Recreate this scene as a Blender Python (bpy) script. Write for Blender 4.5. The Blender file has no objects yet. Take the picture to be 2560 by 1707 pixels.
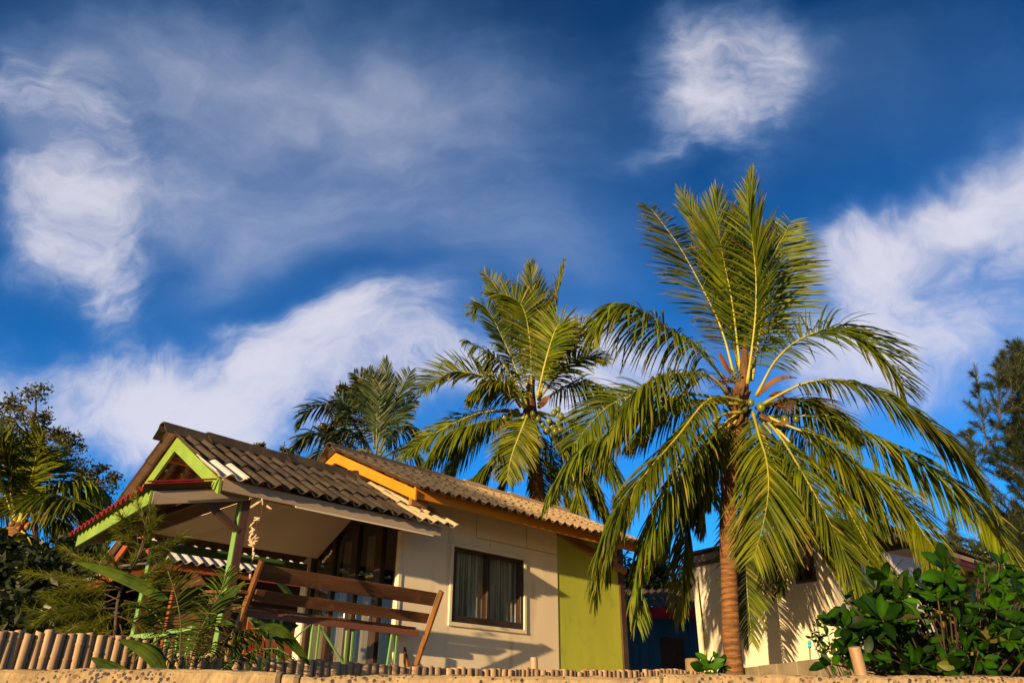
import bpy, bmesh, math, random
import numpy as np
from mathutils import Vector, Matrix, noise as mnoise
random.seed(7); RNG = np.random.default_rng(7)
scene = bpy.context.scene
COL = scene.collection

# ------------------------------------------------------------------ camera
F, CX, CY = 1911.0, 1280.0, 853.5           # focal length and centre in pixels of the 2560 px wide photo
PITCH, ROLL = math.atan(937.0/F), 0.008
CAM = np.array([0.0, 0.0, 1.5])
fw = np.array([0, math.cos(PITCH), math.sin(PITCH)])
_r = np.array([1.0, 0, 0]); _u = np.array([0, -math.sin(PITCH), math.cos(PITCH)])
rt = _r*math.cos(ROLL) + _u*math.sin(ROLL); up = _u*math.cos(ROLL) - _r*math.sin(ROLL)
cam_data = bpy.data.cameras.new('camera'); cam = bpy.data.objects.new('camera', cam_data); COL.objects.link(cam)
cam_data.sensor_width = 36.0; cam_data.lens = F/2560*36.0
cam_data.clip_start = 0.05; cam_data.clip_end = 5000
m = Matrix.Identity(4)
for i in range(3):
    m[i][0] = rt[i]; m[i][1] = up[i]; m[i][2] = -fw[i]; m[i][3] = CAM[i]
cam.matrix_world = m
scene.camera = cam

def ray(x, y): return fw*F + rt*(x-CX) - up*(y-CY)
def at(x, y, Y):
    r = ray(x, y); return CAM + r*(Y/r[1])
def onz(x, y, z):
    r = ray(x, y); return CAM + r*((z-CAM[2])/r[2])

# ------------------------------------------------------------------ light
SUN_EL, SUN_AZ = 9.1, 30.5                   # light travels towards azimuth 30.5 deg (from +Y to +X), so the sun is behind the camera to the left
el, az = math.radians(SUN_EL), math.radians(SUN_AZ)
LDIR = np.array([math.sin(az)*math.cos(el), math.cos(az)*math.cos(el), -math.sin(el)])
sun_d = bpy.data.lights.new('sun', 'SUN'); sun = bpy.data.objects.new('sun', sun_d); COL.objects.link(sun)
sun_d.energy = 5.0; sun_d.angle = math.radians(0.6); sun_d.color = (1.0, 0.70, 0.36)
sun.rotation_euler = Vector(LDIR).to_track_quat('-Z', 'Y').to_euler()
sun.location = tuple(-LDIR*40)
scene.view_settings.view_transform = 'Standard'; scene.view_settings.look = 'None'
scene.view_settings.exposure = 0.90; scene.view_settings.gamma = 1.0

world = bpy.data.worlds.new('World'); scene.world = world; world.use_nodes = True
NT = world.node_tree; NT.nodes.clear()
class G:
    """small helper to wire nodes"""
    def __init__(s, nt): s.nt = nt
    def n(s, t, **kw):
        nd = s.nt.nodes.new(t)
        for k, v in kw.items(): setattr(nd, k, v)
        return nd
    def link(s, a, b): s.nt.links.new(a, b)
    def put(s, sock, v):
        if hasattr(v, 'is_output'): s.link(v, sock)
        elif isinstance(v, (tuple, list, np.ndarray)) : sock.default_value = tuple(v) if len(v) == len(sock.default_value) else tuple(v)+(1,)
        else: sock.default_value = v
    def math(s, op, a, b=0.0, c=0.0, clamp=False):
        nd = s.n('ShaderNodeMath', operation=op, use_clamp=clamp)
        s.put(nd.inputs[0], a); s.put(nd.inputs[1], b); s.put(nd.inputs[2], c)
        return nd.outputs[0]
    def vmath(s, op, a, b=(0, 0, 0)):
        nd = s.n('ShaderNodeVectorMath', operation=op); s.put(nd.inputs[0], a)
        if op == 'SCALE': s.put(nd.inputs['Scale'], b)
        else: s.put(nd.inputs[1], b)
        return nd.outputs['Value'] if op in ('LENGTH', 'DOT_PRODUCT') else nd.outputs[0]
    def rng(s, v, a, b, c=0.0, d=1.0, smooth=True):
        nd = s.n('ShaderNodeMapRange'); nd.interpolation_type = 'SMOOTHSTEP' if smooth else 'LINEAR'
        s.put(nd.inputs[0], v)
        for i, q in enumerate((a, b, c, d)): s.put(nd.inputs[1+i], q)
        return nd.outputs[0]
    def noise(s, vec, scale, detail=4, rough=0.5, dist=0.0):
        nd = s.n('ShaderNodeTexNoise'); s.put(nd.inputs['Vector'], vec)
        nd.inputs['Scale'].default_value = scale; nd.inputs['Detail'].default_value = detail
        nd.inputs['Roughness'].default_value = rough; nd.inputs['Distortion'].default_value = dist
        return nd
    def mix(s, f, a, b, mode='MIX'):
        nd = s.n('ShaderNodeMix', data_type='RGBA', blend_type=mode)
        s.put(nd.inputs[0], f); s.put(nd.inputs[6], a); s.put(nd.inputs[7], b)
        return nd.outputs[2]
    def mapping(s, vec, loc=(0, 0, 0), rot=(0, 0, 0), sc=(1, 1, 1), kind='POINT'):
        nd = s.n('ShaderNodeMapping', vector_type=kind); s.put(nd.inputs[0], vec)
        nd.inputs[1].default_value = loc; nd.inputs[2].default_value = rot; nd.inputs[3].default_value = sc
        return nd.outputs[0]

g = G(NT)
tc = g.n('ShaderNodeTexCoord').outputs['Generated']
sky = g.n('ShaderNodeTexSky', sky_type='NISHITA', sun_disc=False)
sky.sun_elevation = el; sky.sun_rotation = math.radians(180+SUN_AZ)
sky.air_density = 1.0; sky.dust_density = 0.3; sky.ozone_density = 2.5
sep = g.n('ShaderNodeSeparateXYZ'); g.link(tc, sep.inputs[0])
toward = g.rng(g.vmath('DOT_PRODUCT', tc, (-LDIR[0], -LDIR[1], 0.0)), -0.25, 0.65)
tint = g.mix(toward, (0.12, 0.78, 1.52, 1), (0.98, 0.88, 0.78, 1))         # deep polarised blue away from the sun, warm near it
skyc = g.mix(1.0, sky.outputs[0], tint, 'MULTIPLY')
lowb = g.rng(sep.outputs[2], 0.80, 0.10, 0.62, 1.75)
skyc = g.vmath('SCALE', skyc, lowb)
# clouds: soft patches placed by direction, broken up by streaky noise
warp = g.noise(tc, 2.2, 4, 0.55).outputs['Color']
warp2 = g.noise(tc, 9.0, 3, 0.6).outputs['Color']
wv = g.vmath('ADD', tc, g.vmath('SCALE', g.vmath('SUBTRACT', warp, (0.5, 0.5, 0.5)), 0.30))
wv = g.vmath('ADD', wv, g.vmath('SCALE', g.vmath('SUBTRACT', warp2, (0.5, 0.5, 0.5)), 0.06))
VEILS = [  # thin high veil
    (420, 330, 560, 360, -15, 0.62), (950, 260, 850, 500, 5, 0.70), (720, 560, 460, 260, -40, 0.45), (1150, 450, 500, 380, 20, 0.50), (600, 110, 520, 220, 0, 0.30),
    (2050, 330, 260, 320, 10, 0.30), (2400, 250, 380, 260, 0, 0.28), (600, 720, 300, 120, -35, 0.35), (1400, 700, 400, 250, 0, 0.35), (2400, 850, 500, 250, 0, 0.55)]
BLOBS = [  # centre x, y, half width, half height, turn (deg), weight
    (215, 500, 190, 260, 12, 0.62), (190, 560, 320, 420, 8, 0.38), (250, 740, 180, 200, 20, 0.72), (180, 300, 220, 190, 0, 0.30), (420, 420, 300, 240, -20, 0.22),
    (1690, 30, 110, 140, 30, 0.28), (1760, 120, 150, 150, 40, 0.22), (1950, 100, 150, 140, -20, 0.29), (2000, 190, 140, 150, 80, 0.27), (1930, 270, 190, 130, -30, 0.29),
    (1800, 290, 220, 120, -15, 0.32), (1670, 240, 130, 150, 0, 0.24), (1700, 370, 240, 70, -18, 0.39), (1880, 370, 150, 130, 0, 0.24), (1880, 460, 150, 120, 0, 0.21), (1840, 220, 340, 320, 0, 0.18), (1790, 140, 130, 130, 0, 0.28), (1770, 190, 120, 110, 0, 0.15),
    (2300, 570, 320, 110, -24, 0.62), (2500, 470, 300, 150, -24, 0.72), (2450, 600, 440, 200, -16, 0.50), (2140, 650, 280, 130, -22, 0.50), (2400, 780, 480, 240, -8, 0.45),
    (930, 830, 330, 110, -6, 0.72), (700, 930, 420, 130, -10, 0.75), (640, 1000, 620, 190, -6, 0.55),
    (300, 1070, 460, 210, 0, 0.85), (1520, 960, 340, 170, -10, 0.95), (1150, 1000, 440, 180, 0, 0.65), (2150, 930, 460, 220, 0, 0.55), (520, 1100, 400, 160, 0, 0.5),
]
dens = thin = None
for iv, (bx, by, hw, hh, turn, wgt) in enumerate(VEILS+BLOBS):
    c = ray(bx, by); L = np.linalg.norm(c); c = c/L
    t = math.radians(turn)
    e1 = rt*math.cos(t) - up*math.sin(t); e1 = e1 - c*(e1@c); e1 /= np.linalg.norm(e1); e2 = np.cross(c, e1)
    M = Matrix(((e1[0], e2[0], c[0]), (e1[1], e2[1], c[1]), (e1[2], e2[2], c[2])))
    q = g.mapping(wv, tuple(c), tuple(M.to_euler()), (1.25*hw/L, 1.25*hh/L, 0.6), 'TEXTURE')
    b = g.rng(g.vmath('LENGTH', q), 1.0, 0.0, 0.0, wgt)
    if iv < len(VEILS): thin = b if thin is None else g.math('ADD', thin, b)
    else: dens = b if dens is None else g.math('ADD', dens, b)
sv = g.mapping(wv, (0, 0, 0), (0.35, 0.5, 0.55), (1.0, 3.6, 2.2))
n1 = g.noise(sv, 3.0, 9, 0.62, 0.2).outputs[0]
n2 = g.noise(wv, 6.5, 8, 0.62).outputs[0]
n3 = g.noise(g.mapping(wv, (0, 0, 0), (0.5, 0.3, 0.9), (1.0, 7.0, 4.0)), 5.0, 6, 0.6, 0.3).outputs[0]
nn = g.math('ADD', g.math('ADD', g.math('MULTIPLY', n1, 0.55), g.math('MULTIPLY', n2, 0.25)), g.math('MULTIPLY', n3, 0.20))
nn = g.rng(nn, 0.385, 0.605, 0, 1, False)
cov = g.math('MULTIPLY', dens, 0.66)
dn = g.rng(g.math('SUBTRACT', g.math('ADD', nn, cov), 1.0), -0.75, 0.78, 0, 1)
dn = g.math('MULTIPLY', dn, g.rng(cov, 0.0, 0.5, 0.10, 1))
nv = g.rng(g.noise(sv, 1.1, 3, 0.45, 0.0).outputs[0], 0.30, 0.68, 0, 1)
veil = g.math('MULTIPLY', g.rng(g.math('ADD', thin, cov), 0.0, 1.1, 0, 1), g.math('ADD', g.math('MULTIPLY', nv, 0.30), g.math('MULTIPLY_ADD', nn, 0.12, 0.20)))
dn = g.math('SUBTRACT', 1.0, g.math('MULTIPLY', g.math('SUBTRACT', 1.0, g.math('MULTIPLY', dn, 0.86)), g.math('SUBTRACT', 1.0, veil)), clamp=True)
cloudc = g.mix(g.rng(dn, 0.1, 0.85), (2.0, 3.9, 7.6, 1), (8.0, 7.9, 9.1, 1))
col = g.mix(dn, skyc, cloudc)
bg = g.n('ShaderNodeBackground'); g.link(col, bg.inputs[0]); bg.inputs[1].default_value = 0.050
wo = g.n('ShaderNodeOutputWorld'); g.link(bg.outputs[0], wo.inputs[0])

# ------------------------------------------------------------------ materials
def principled(name):
    mt = bpy.data.materials.new(name); mt.use_nodes = True
    nt = mt.node_tree; b = nt.nodes['Principled BSDF']
    return mt, G(nt), b
def mat(name, c1, c2=None, scale=6.0, detail=5, rough=0.7, bump=0.0, bscale=None, stretch=(1, 1, 1), rotz=0.0, lo=0.35, hi=0.65,
        spec=0.3, metal=0.0, rand=0.0, c3=None, s3=1.2, lo3=0.5, hi3=0.62, st3=(1, 1, 1), speck=None):
    mt, q, b = principled(name)
    v = q.n('ShaderNodeTexCoord').outputs['Object']
    v = q.mapping(v, (0, 0, 0), (0, 0, rotz), (1, 1, 1))
    vs = q.mapping(v, (0, 0, 0), (0, 0, 0), stretch)
    nz = q.noise(vs, scale, detail, 0.6).outputs[0]
    c = q.mix(q.rng(nz, lo, hi), c1, c2 or c1)
    if c3 is not None:
        c = q.mix(q.rng(q.noise(q.mapping(v, sc=st3), s3, 6, 0.65).outputs[0], lo3, hi3), c, c3)
    if speck:
        c = q.mix(q.math('MULTIPLY', q.rng(q.noise(v, 38, 4, 0.7).outputs[0], 0.60, 0.68), q.rng(q.noise(v, 2.7, 4, 0.6).outputs[0], 0.42, 0.62)), c, speck)
    if rand:
        oi = q.n('ShaderNodeObjectInfo').outputs['Random']
        k = q.rng(oi, 0, 1, 1-rand, 1+rand, False)
        c = q.vmath('SCALE', c, k)
    q.put(b.inputs['Base Color'], c)
    b.inputs['Roughness'].default_value = rough; b.inputs['Metallic'].default_value = metal
    b.inputs['Specular IOR Level'].default_value = spec
    if bump:
        bn = q.n('ShaderNodeBump'); bn.inputs['Strength'].default_value = bump; bn.inputs['Distance'].default_value = 0.02
        q.put(bn.inputs['Height'], q.noise(vs, bscale or scale*3, 6, 0.65).outputs[0]); q.link(bn.outputs[0], b.inputs['Normal'])
    return mt
LEAFY = set()
def leafmat(name, c1, c2, trans=0.35, rough=0.42, scale=3.0, tint=(1.25, 1.15, 0.35), rand=0.18, spec=0.4, hue=None, dry=(0.27, 0.20, 0.05, 1)):
    mt, q, b = principled(name)
    v = q.n('ShaderNodeTexCoord').outputs['Object']
    c = q.mix(q.rng(q.noise(v, scale, 4, 0.6).outputs[0], 0.35, 0.65), c1, c2)
    at_ = q.n('ShaderNodeAttribute'); at_.attribute_name = 'leaftint'
    sx = q.n('ShaderNodeSeparateColor'); q.link(at_.outputs['Color'], sx.inputs[0])
    c = q.vmath('SCALE', c, sx.outputs[0])
    oi = q.n('ShaderNodeObjectInfo').outputs['Random']
    c = q.vmath('SCALE', c, q.rng(oi, 0, 1, 1-rand, 1+rand, False))
    if hue: c = q.mix(q.math('FRACT', q.math('MULTIPLY', oi, 7.31)), c, q.vmath('MULTIPLY', c, hue))
    c = q.mix(sx.outputs[1], c, dry); LEAFY.add(name)
    q.put(b.inputs['Base Color'], c); b.inputs['Roughness'].default_value = rough; b.inputs['Specular IOR Level'].default_value = spec
    t = q.n('ShaderNodeBsdfTranslucent'); q.put(t.inputs[0], q.vmath('MULTIPLY', c, tint))
    mx = q.n('ShaderNodeMixShader'); mx.inputs[0].default_value = trans
    q.link(b.outputs[0], mx.inputs[1]); q.link(t.outputs[0], mx.inputs[2])
    q.link(mx.outputs[0], mt.node_tree.nodes['Material Output'].inputs[0])
    return mt
UR = math.radians(-46)                        # turns the house direction onto the texture's X axis
M = {}
M['sand'] = mat('sand', (0.36, 0.28, 0.18), (0.28, 0.21, 0.13), 3, 6, 0.95, 0.4, 40)
M['garden'] = mat('garden_soil', (0.20, 0.15, 0.09), (0.10, 0.10, 0.04), 2, 6, 0.95, 0.5, 20)
M['cream'] = mat('cream_paint', (0.84, 0.71, 0.52), (0.78, 0.65, 0.47), 1.6, 6, 0.62, 0.05, 30, (1, 1, 0.35), UR, c3=(0.56, 0.45, 0.32), s3=2.6, lo3=0.52, hi3=0.80, st3=(1.6, 1.6, 0.18))
M['cream_trim'] = mat('cream_trim', (0.80, 0.68, 0.50), (0.72, 0.60, 0.44), 5, 5, 0.55, 0.06, 40, rotz=UR)
M['limewall'] = mat('lime_wall_paint', (0.47, 0.51, 0.06), (0.39, 0.43, 0.05), 1.5, 7, 0.66, 0.10, 25, (1, 1, 0.22), UR, c3=(0.33, 0.34, 0.06), s3=2.4, lo3=0.52, hi3=0.75)
M['lime'] = mat('lime_paint', (0.195, 0.31, 0.045), (0.155, 0.255, 0.036), 4, 6, 0.6, 0.12, 30, (0.4, 1, 1), UR, c3=(0.16, 0.20, 0.06), s3=11, lo3=0.62, hi3=0.72)
M['greenpost'] = mat('green_post_paint', (0.17, 0.33, 0.10), (0.13, 0.26, 0.075), 4, 5, 0.55, 0.08, 30, (1, 1, 0.15), UR)
M['greenbeam'] = mat('dark_green_paint', (0.06, 0.13, 0.045), (0.045, 0.10, 0.035), 4, 5, 0.6, 0.05, 30)
M['orange'] = mat('orange_paint', (0.60, 0.225, 0.009), (0.50, 0.175, 0.007), 2.5, 6, 0.5, 0.06, 30, (0.3, 1, 1), UR, c3=(0.55, 0.20, 0.02), s3=3, lo3=0.58, hi3=0.75)
M['redpaint'] = mat('red_sheet_paint', (0.36, 0.012, 0.02), (0.27, 0.01, 0.016), 6, 5, 0.45, 0.05)
M['rust'] = mat('brown_red_paint', (0.30, 0.075, 0.03), (0.22, 0.05, 0.02), 5, 5, 0.6, 0.1, rotz=UR)
M['greyplank'] = mat('grey_brown_plank', (0.40, 0.31, 0.23), (0.31, 0.235, 0.17), 3, 6, 0.6, 0.12, 14, (0.15, 1, 1.6), UR)
M['ceil'] = mat('ceiling_board', (0.68, 0.57, 0.43), (0.62, 0.52, 0.38), 1.5, 5, 0.7, 0.03, 20, rotz=UR)
M['darkwood'] = mat('dark_wood', (0.075, 0.038, 0.02), (0.045, 0.022, 0.012), 4, 6, 0.5, 0.15, 18, (0.2, 1, 1), UR)
M['postwood'] = mat('post_wood', (0.11, 0.05, 0.028), (0.07, 0.03, 0.018), 4, 6, 0.55, 0.15, 18, (1, 1, 0.12), UR)
M['wood'] = mat('bare_rafter_wood', (0.34, 0.17, 0.06), (0.22, 0.10, 0.035), 4, 6, 0.6, 0.2, 18, (0.15, 1, 1), UR)
M['rooftile'] = mat('weathered_roof_sheet', (0.042, 0.030, 0.022), (0.080, 0.058, 0.040), 4, 7, 0.85, 0.35, 30, rotz=UR, c3=(0.030, 0.024, 0.020), s3=2.2, lo3=0.42, hi3=0.66, speck=(0.16, 0.14, 0.10))
M['roofclean'] = mat('pale_roof_sheet', (0.50, 0.40, 0.25), (0.40, 0.31, 0.19), 4, 6, 0.8, 0.2, 30, rotz=UR)
M['whitesheet'] = mat('white_sheet', (0.66, 0.60, 0.55), (0.55, 0.49, 0.45), 4, 6, 0.5, 0.08, 20, rotz=UR)
M['underside'] = mat('roof_underside', (0.10, 0.06, 0.035), (0.07, 0.042, 0.025), 5, 6, 0.85, 0.2, 20, rotz=UR)
M['greysheet'] = mat('grey_sheet', (0.50, 0.48, 0.46), (0.40, 0.38, 0.36), 5, 6, 0.6, 0.1, 20, rotz=UR)
M['bamboo'] = mat('bamboo', (0.36, 0.235, 0.135), (0.25, 0.16, 0.09), 6, 6, 0.5, 0.15, 20, (1, 1, 0.12), rand=0.24, c3=(0.22, 0.16, 0.11), s3=9, lo3=0.6, hi3=0.75)
M['bambooin'] = mat('bamboo_inside', (0.20, 0.12, 0.07), (0.12, 0.07, 0.04), 20, 4, 0.8)
M['benchwood'] = mat('bench_plank', (0.17, 0.074, 0.030), (0.08, 0.034, 0.014), 5, 7, 0.42, 0.22, 22, (0.10, 1, 1.3), UR, c3=(0.17, 0.07, 0.035), s3=3.5, lo3=0.52, hi3=0.7, spec=0.45)
M['benchred'] = mat('bench_red_plank', (0.20, 0.075, 0.045), (0.15, 0.055, 0.032), 4, 6, 0.55, 0.15, 20, (0.12, 1, 1), UR)
M['benchpost'] = mat('bench_post_wood', (0.20, 0.088, 0.026), (0.12, 0.05, 0.016), 6, 6, 0.45, 0.25, 26, (1, 1, 0.2), UR)
M['driftwood'] = mat('driftwood', (0.55, 0.42, 0.28), (0.42, 0.30, 0.19), 12, 5, 0.7, 0.2, 50)
M['cord'] = mat('cord', (0.10, 0.05, 0.03), (0.06, 0.03, 0.02), 12)
M['curtain'] = mat('curtain_cloth', (0.46, 0.42, 0.34), (0.12, 0.11, 0.09), 9, 4, 0.85, 0.1, 30, (6, 6, 0.05), UR)
M['dcurtain'] = mat('door_curtain_cloth', (0.20, 0.155, 0.105), (0.13, 0.10, 0.07), 9, 4, 0.85, 0.1, 30, (6, 6, 0.05), UR)
M['winframe'] = mat('brown_window_frame', (0.045, 0.022, 0.012), (0.03, 0.015, 0.009), 6, 4, 0.35, 0.05, spec=0.5)
M['dark'] = mat('interior_shade', (0.012, 0.010, 0.010), (0.02, 0.016, 0.014), 3)  # near-black colour stands in for the unlit rooms behind the glass
M['metal'] = mat('handle_metal', (0.6, 0.56, 0.5), (0.5, 0.46, 0.4), 5, 3, 0.25, metal=1.0)
def glassmat():
    mt, q, b = principled('window_glass')
    tr = q.n('ShaderNodeBsdfTransparent'); tr.inputs[0].default_value = (0.93, 0.95, 0.95, 1)
    gl = q.n('ShaderNodeBsdfGlossy'); gl.inputs['Roughness'].default_value = 0.015; gl.inputs[0].default_value = (0.9, 0.95, 1, 1)
    fr = q.n('ShaderNodeLayerWeight'); fr.inputs[0].default_value = 0.5
    f2 = q.math('MULTIPLY_ADD', q.math('POWER', fr.outputs['Facing'], 4.0), 0.30, 0.05, clamp=True)
    mx = q.n('ShaderNodeMixShader'); q.link(f2, mx.inputs[0]); q.link(tr.outputs[0], mx.inputs[1]); q.link(gl.outputs[0], mx.inputs[2])
    q.link(mx.outputs[0], mt.node_tree.nodes['Material Output'].inputs[0]); return mt
M['glass'] = glassmat()
def concretemat():
    mt, q, b = principled('shell_concrete')
    v = q.n('ShaderNodeTexCoord').outputs['Object']
    base = q.mix(q.rng(q.noise(v, 7, 8, 0.7).outputs[0], 0.3, 0.7), (0.38, 0.28, 0.155), (0.21, 0.15, 0.08))
    dv = q.vmath('ADD', v, q.vmath('SCALE', q.noise(v, 60, 3).outputs['Color'], 0.012))
    vo = q.n('ShaderNodeTexVoronoi'); q.put(vo.inputs['Vector'], dv); vo.inputs['Scale'].default_value = 62
    r = q.n('ShaderNodeSeparateColor'); q.link(vo.outputs['Color'], r.inputs[0])
    size = q.rng(r.outputs[0], 0.0, 1.0, 0.20, 0.66, False)
    patch = q.rng(q.noise(v, 2.6, 5, 0.65).outputs[0], 0.44, 0.56)
    stone = q.math('MULTIPLY', q.math('LESS_THAN', vo.outputs['Distance'], q.math('MULTIPLY', size, patch)), q.rng(r.outputs[1], 0.30, 0.34))
    sc = q.mix(q.rng(r.outputs[2], 0.55, 0.75), (0.035, 0.034, 0.045), (0.20, 0.10, 0.05))
    q.put(b.inputs['Base Color'], q.mix(stone, base, sc)); b.inputs['Roughness'].default_value = 0.9
    bn = q.n('ShaderNodeBump'); bn.inputs['Strength'].default_value = 0.7; bn.inputs['Distance'].default_value = 0.01
    hgt = q.math('ADD', q.noise(v, 45, 6, 0.7).outputs[0], q.math('MULTIPLY', stone, -0.5))
    q.put(bn.inputs['Height'], hgt); q.link(bn.outputs[0], b.inputs['Normal']); return mt
M['concrete'] = concretemat()
M['plinth'] = mat('grey_block', (0.24, 0.20, 0.13), (0.17, 0.14, 0.09), 5, 6, 0.9, 0.3, 30)
M['white'] = mat('white_render', (0.64, 0.56, 0.43), (0.58, 0.50, 0.38), 2.2, 7, 0.85, 0.18, 12, c3=(0.50, 0.42, 0.30), s3=2.2, lo3=0.54, hi3=0.8, st3=(1.5, 1.5, .25))
M['lav'] = mat('lavender_shade_render', (0.50, 0.47, 0.50), (0.44, 0.41, 0.44), 2.2, 6, 0.85, 0.1, 12)  # bluish shade of walls turned from the sun, put into the colour
M['taupe'] = mat('taupe_board', (0.26, 0.21, 0.17), (0.21, 0.17, 0.135), 2.2, 6, 0.85, 0.1, 12)
M['yellow'] = mat('yellow_wall', (0.55, 0.36, 0.03), (0.48, 0.30, 0.03), 2, 5, 0.7, 0.05)
M['purple'] = mat('purple_board', (0.12, 0.025, 0.07), (0.09, 0.02, 0.05), 4, 5, 0.6, 0.05)
M['bluewood'] = mat('blue_plank', (0.022, 0.13, 0.30), (0.016, 0.10, 0.23), 5, 6, 0.6, 0.15, 20, (4, 4, 0.2))
M['stump'] = mat('old_stump', (0.24, 0.17, 0.08), (0.15, 0.10, 0.05), 6, 6, 0.9, 0.4, 20, (1, 1, 0.2))
M['frond'] = leafmat('palm_leaf', (0.110, 0.142, 0.004), (0.052, 0.090, 0.004), 0.22, rand=0.30, rough=0.5, spec=0.25, hue=(1.16, 0.96, 0.8))
M['blade'] = leafmat('young_palm_leaf', (0.048, 0.078, 0.005), (0.018, 0.036, 0.004), 0.22, scale=9, rough=0.6, spec=0.08)
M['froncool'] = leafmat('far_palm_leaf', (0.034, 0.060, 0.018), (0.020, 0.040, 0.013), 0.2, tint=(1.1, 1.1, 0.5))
M['drydead'] = leafmat('dry_palm_leaf', (0.26, 0.11, 0.035), (0.18, 0.075, 0.025), 0.2)
M['rachis'] = mat('leaf_stalk', (0.36, 0.31, 0.035), (0.27, 0.27, 0.035), 3, 5, 0.45, 0.05, rand=0.2, spec=0.4)
M['drybract'] = mat('dry_bract', (0.20, 0.06, 0.015), (0.13, 0.04, 0.012), 8, 5, 0.7)
M['coolrib'] = mat('dark_leaf_stalk', (0.10, 0.11, 0.035), (0.07, 0.08, 0.03), 3, 5, 0.5)  # darker stalk tone for the far palm and young leaves
M['nut'] = mat('green_coconut', (0.075, 0.115, 0.014), (0.12, 0.12, 0.018), 6, 4, 0.35, rand=0.25, spec=0.5)
M['orangenut'] = mat('orange_coconut', (0.24, 0.095, 0.02), (0.18, 0.08, 0.02), 6, 4, 0.4, rand=0.2)
M['fibre'] = mat('palm_fibre', (0.16, 0.075, 0.03), (0.075, 0.035, 0.016), 9, 6, 0.9, 0.5, 30, (1, 1, 0.3))
def trunkmat(name, c1, c2):
    mt, q, b = principled(name)
    v = q.n('ShaderNodeTexCoord').outputs['Object']
    w = q.vmath('ADD', v, q.vmath('SCALE', q.noise(v, 5, 4).outputs['Color'], 0.09))
    sp = q.n('ShaderNodeSeparateXYZ'); q.link(w, sp.inputs[0])
    ring = q.math('POWER', q.math('ABSOLUTE', q.math('SINE', q.math('MULTIPLY', sp.outputs[2], 44.0))), 0.35)
    fine = q.noise(q.mapping(v, sc=(2.2, 2.2, 15)), 3.0, 5, 0.7).outputs[0]
    h = q.math('ADD', q.math('MULTIPLY', ring, 0.35), q.math('MULTIPLY', fine, 1.15))
    c = q.mix(q.rng(h, 0.66, 1.16), c2, c1)
    c = q.mix(q.rng(q.noise(v, 3.5, 5, 0.6).outputs[0], 0.5, 0.7), c, tuple(0.45*k for k in c1[:3]))
    q.put(b.inputs['Base Color'], c); b.inputs['Roughness'].default_value = 0.85
    bn = q.n('ShaderNodeBump'); bn.inputs['Strength'].default_value = 0.9; bn.inputs['Distance'].default_value = 0.015
    q.put(bn.inputs['Height'], h); q.link(bn.outputs[0], b.inputs['Normal']); return mt
M['palmtrunk'] = trunkmat('palm_trunk_bark', (0.27, 0.115, 0.032), (0.08, 0.032, 0.012))
M['bark'] = mat('tree_bark', (0.09, 0.055, 0.034), (0.05, 0.032, 0.022), 6, 6, 0.9, 0.4, 20)
M['treeleaf'] = leafmat('tree_leaf', (0.080, 0.080, 0.020), (0.045, 0.048, 0.014), 0.25, spec=0.15)
M['darkleaf'] = leafmat('shaded_shrub_leaf', (0.022, 0.034, 0.009), (0.013, 0.022, 0.006), 0.2)  # very dark colour carries the shade cast over the undergrowth
M['needle'] = leafmat('casuarina_needle', (0.048, 0.066, 0.026), (0.028, 0.042, 0.017), 0.2)
M['sapneedle'] = leafmat('sapling_needle', (0.16, 0.18, 0.012), (0.075, 0.095, 0.008), 0.3, spec=0.15)
M['bigleaf'] = leafmat('glossy_broad_leaf', (0.030, 0.098, 0.003), (0.009, 0.036, 0.003), 0.22, 0.42, 3.2, (1.2, 1.2, 0.3), 0.25, 0.10)
M['cloth'] = mat('green_cloth', (0.08, 0.13, 0.05), (0.05, 0.09, 0.035), 5, 5, 0.9, 0.3)
M['cyan'] = mat('turquoise_plastic', (0.04, 0.38, 0.42), (0.03, 0.32, 0.38), 5, 3, 0.4)

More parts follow.
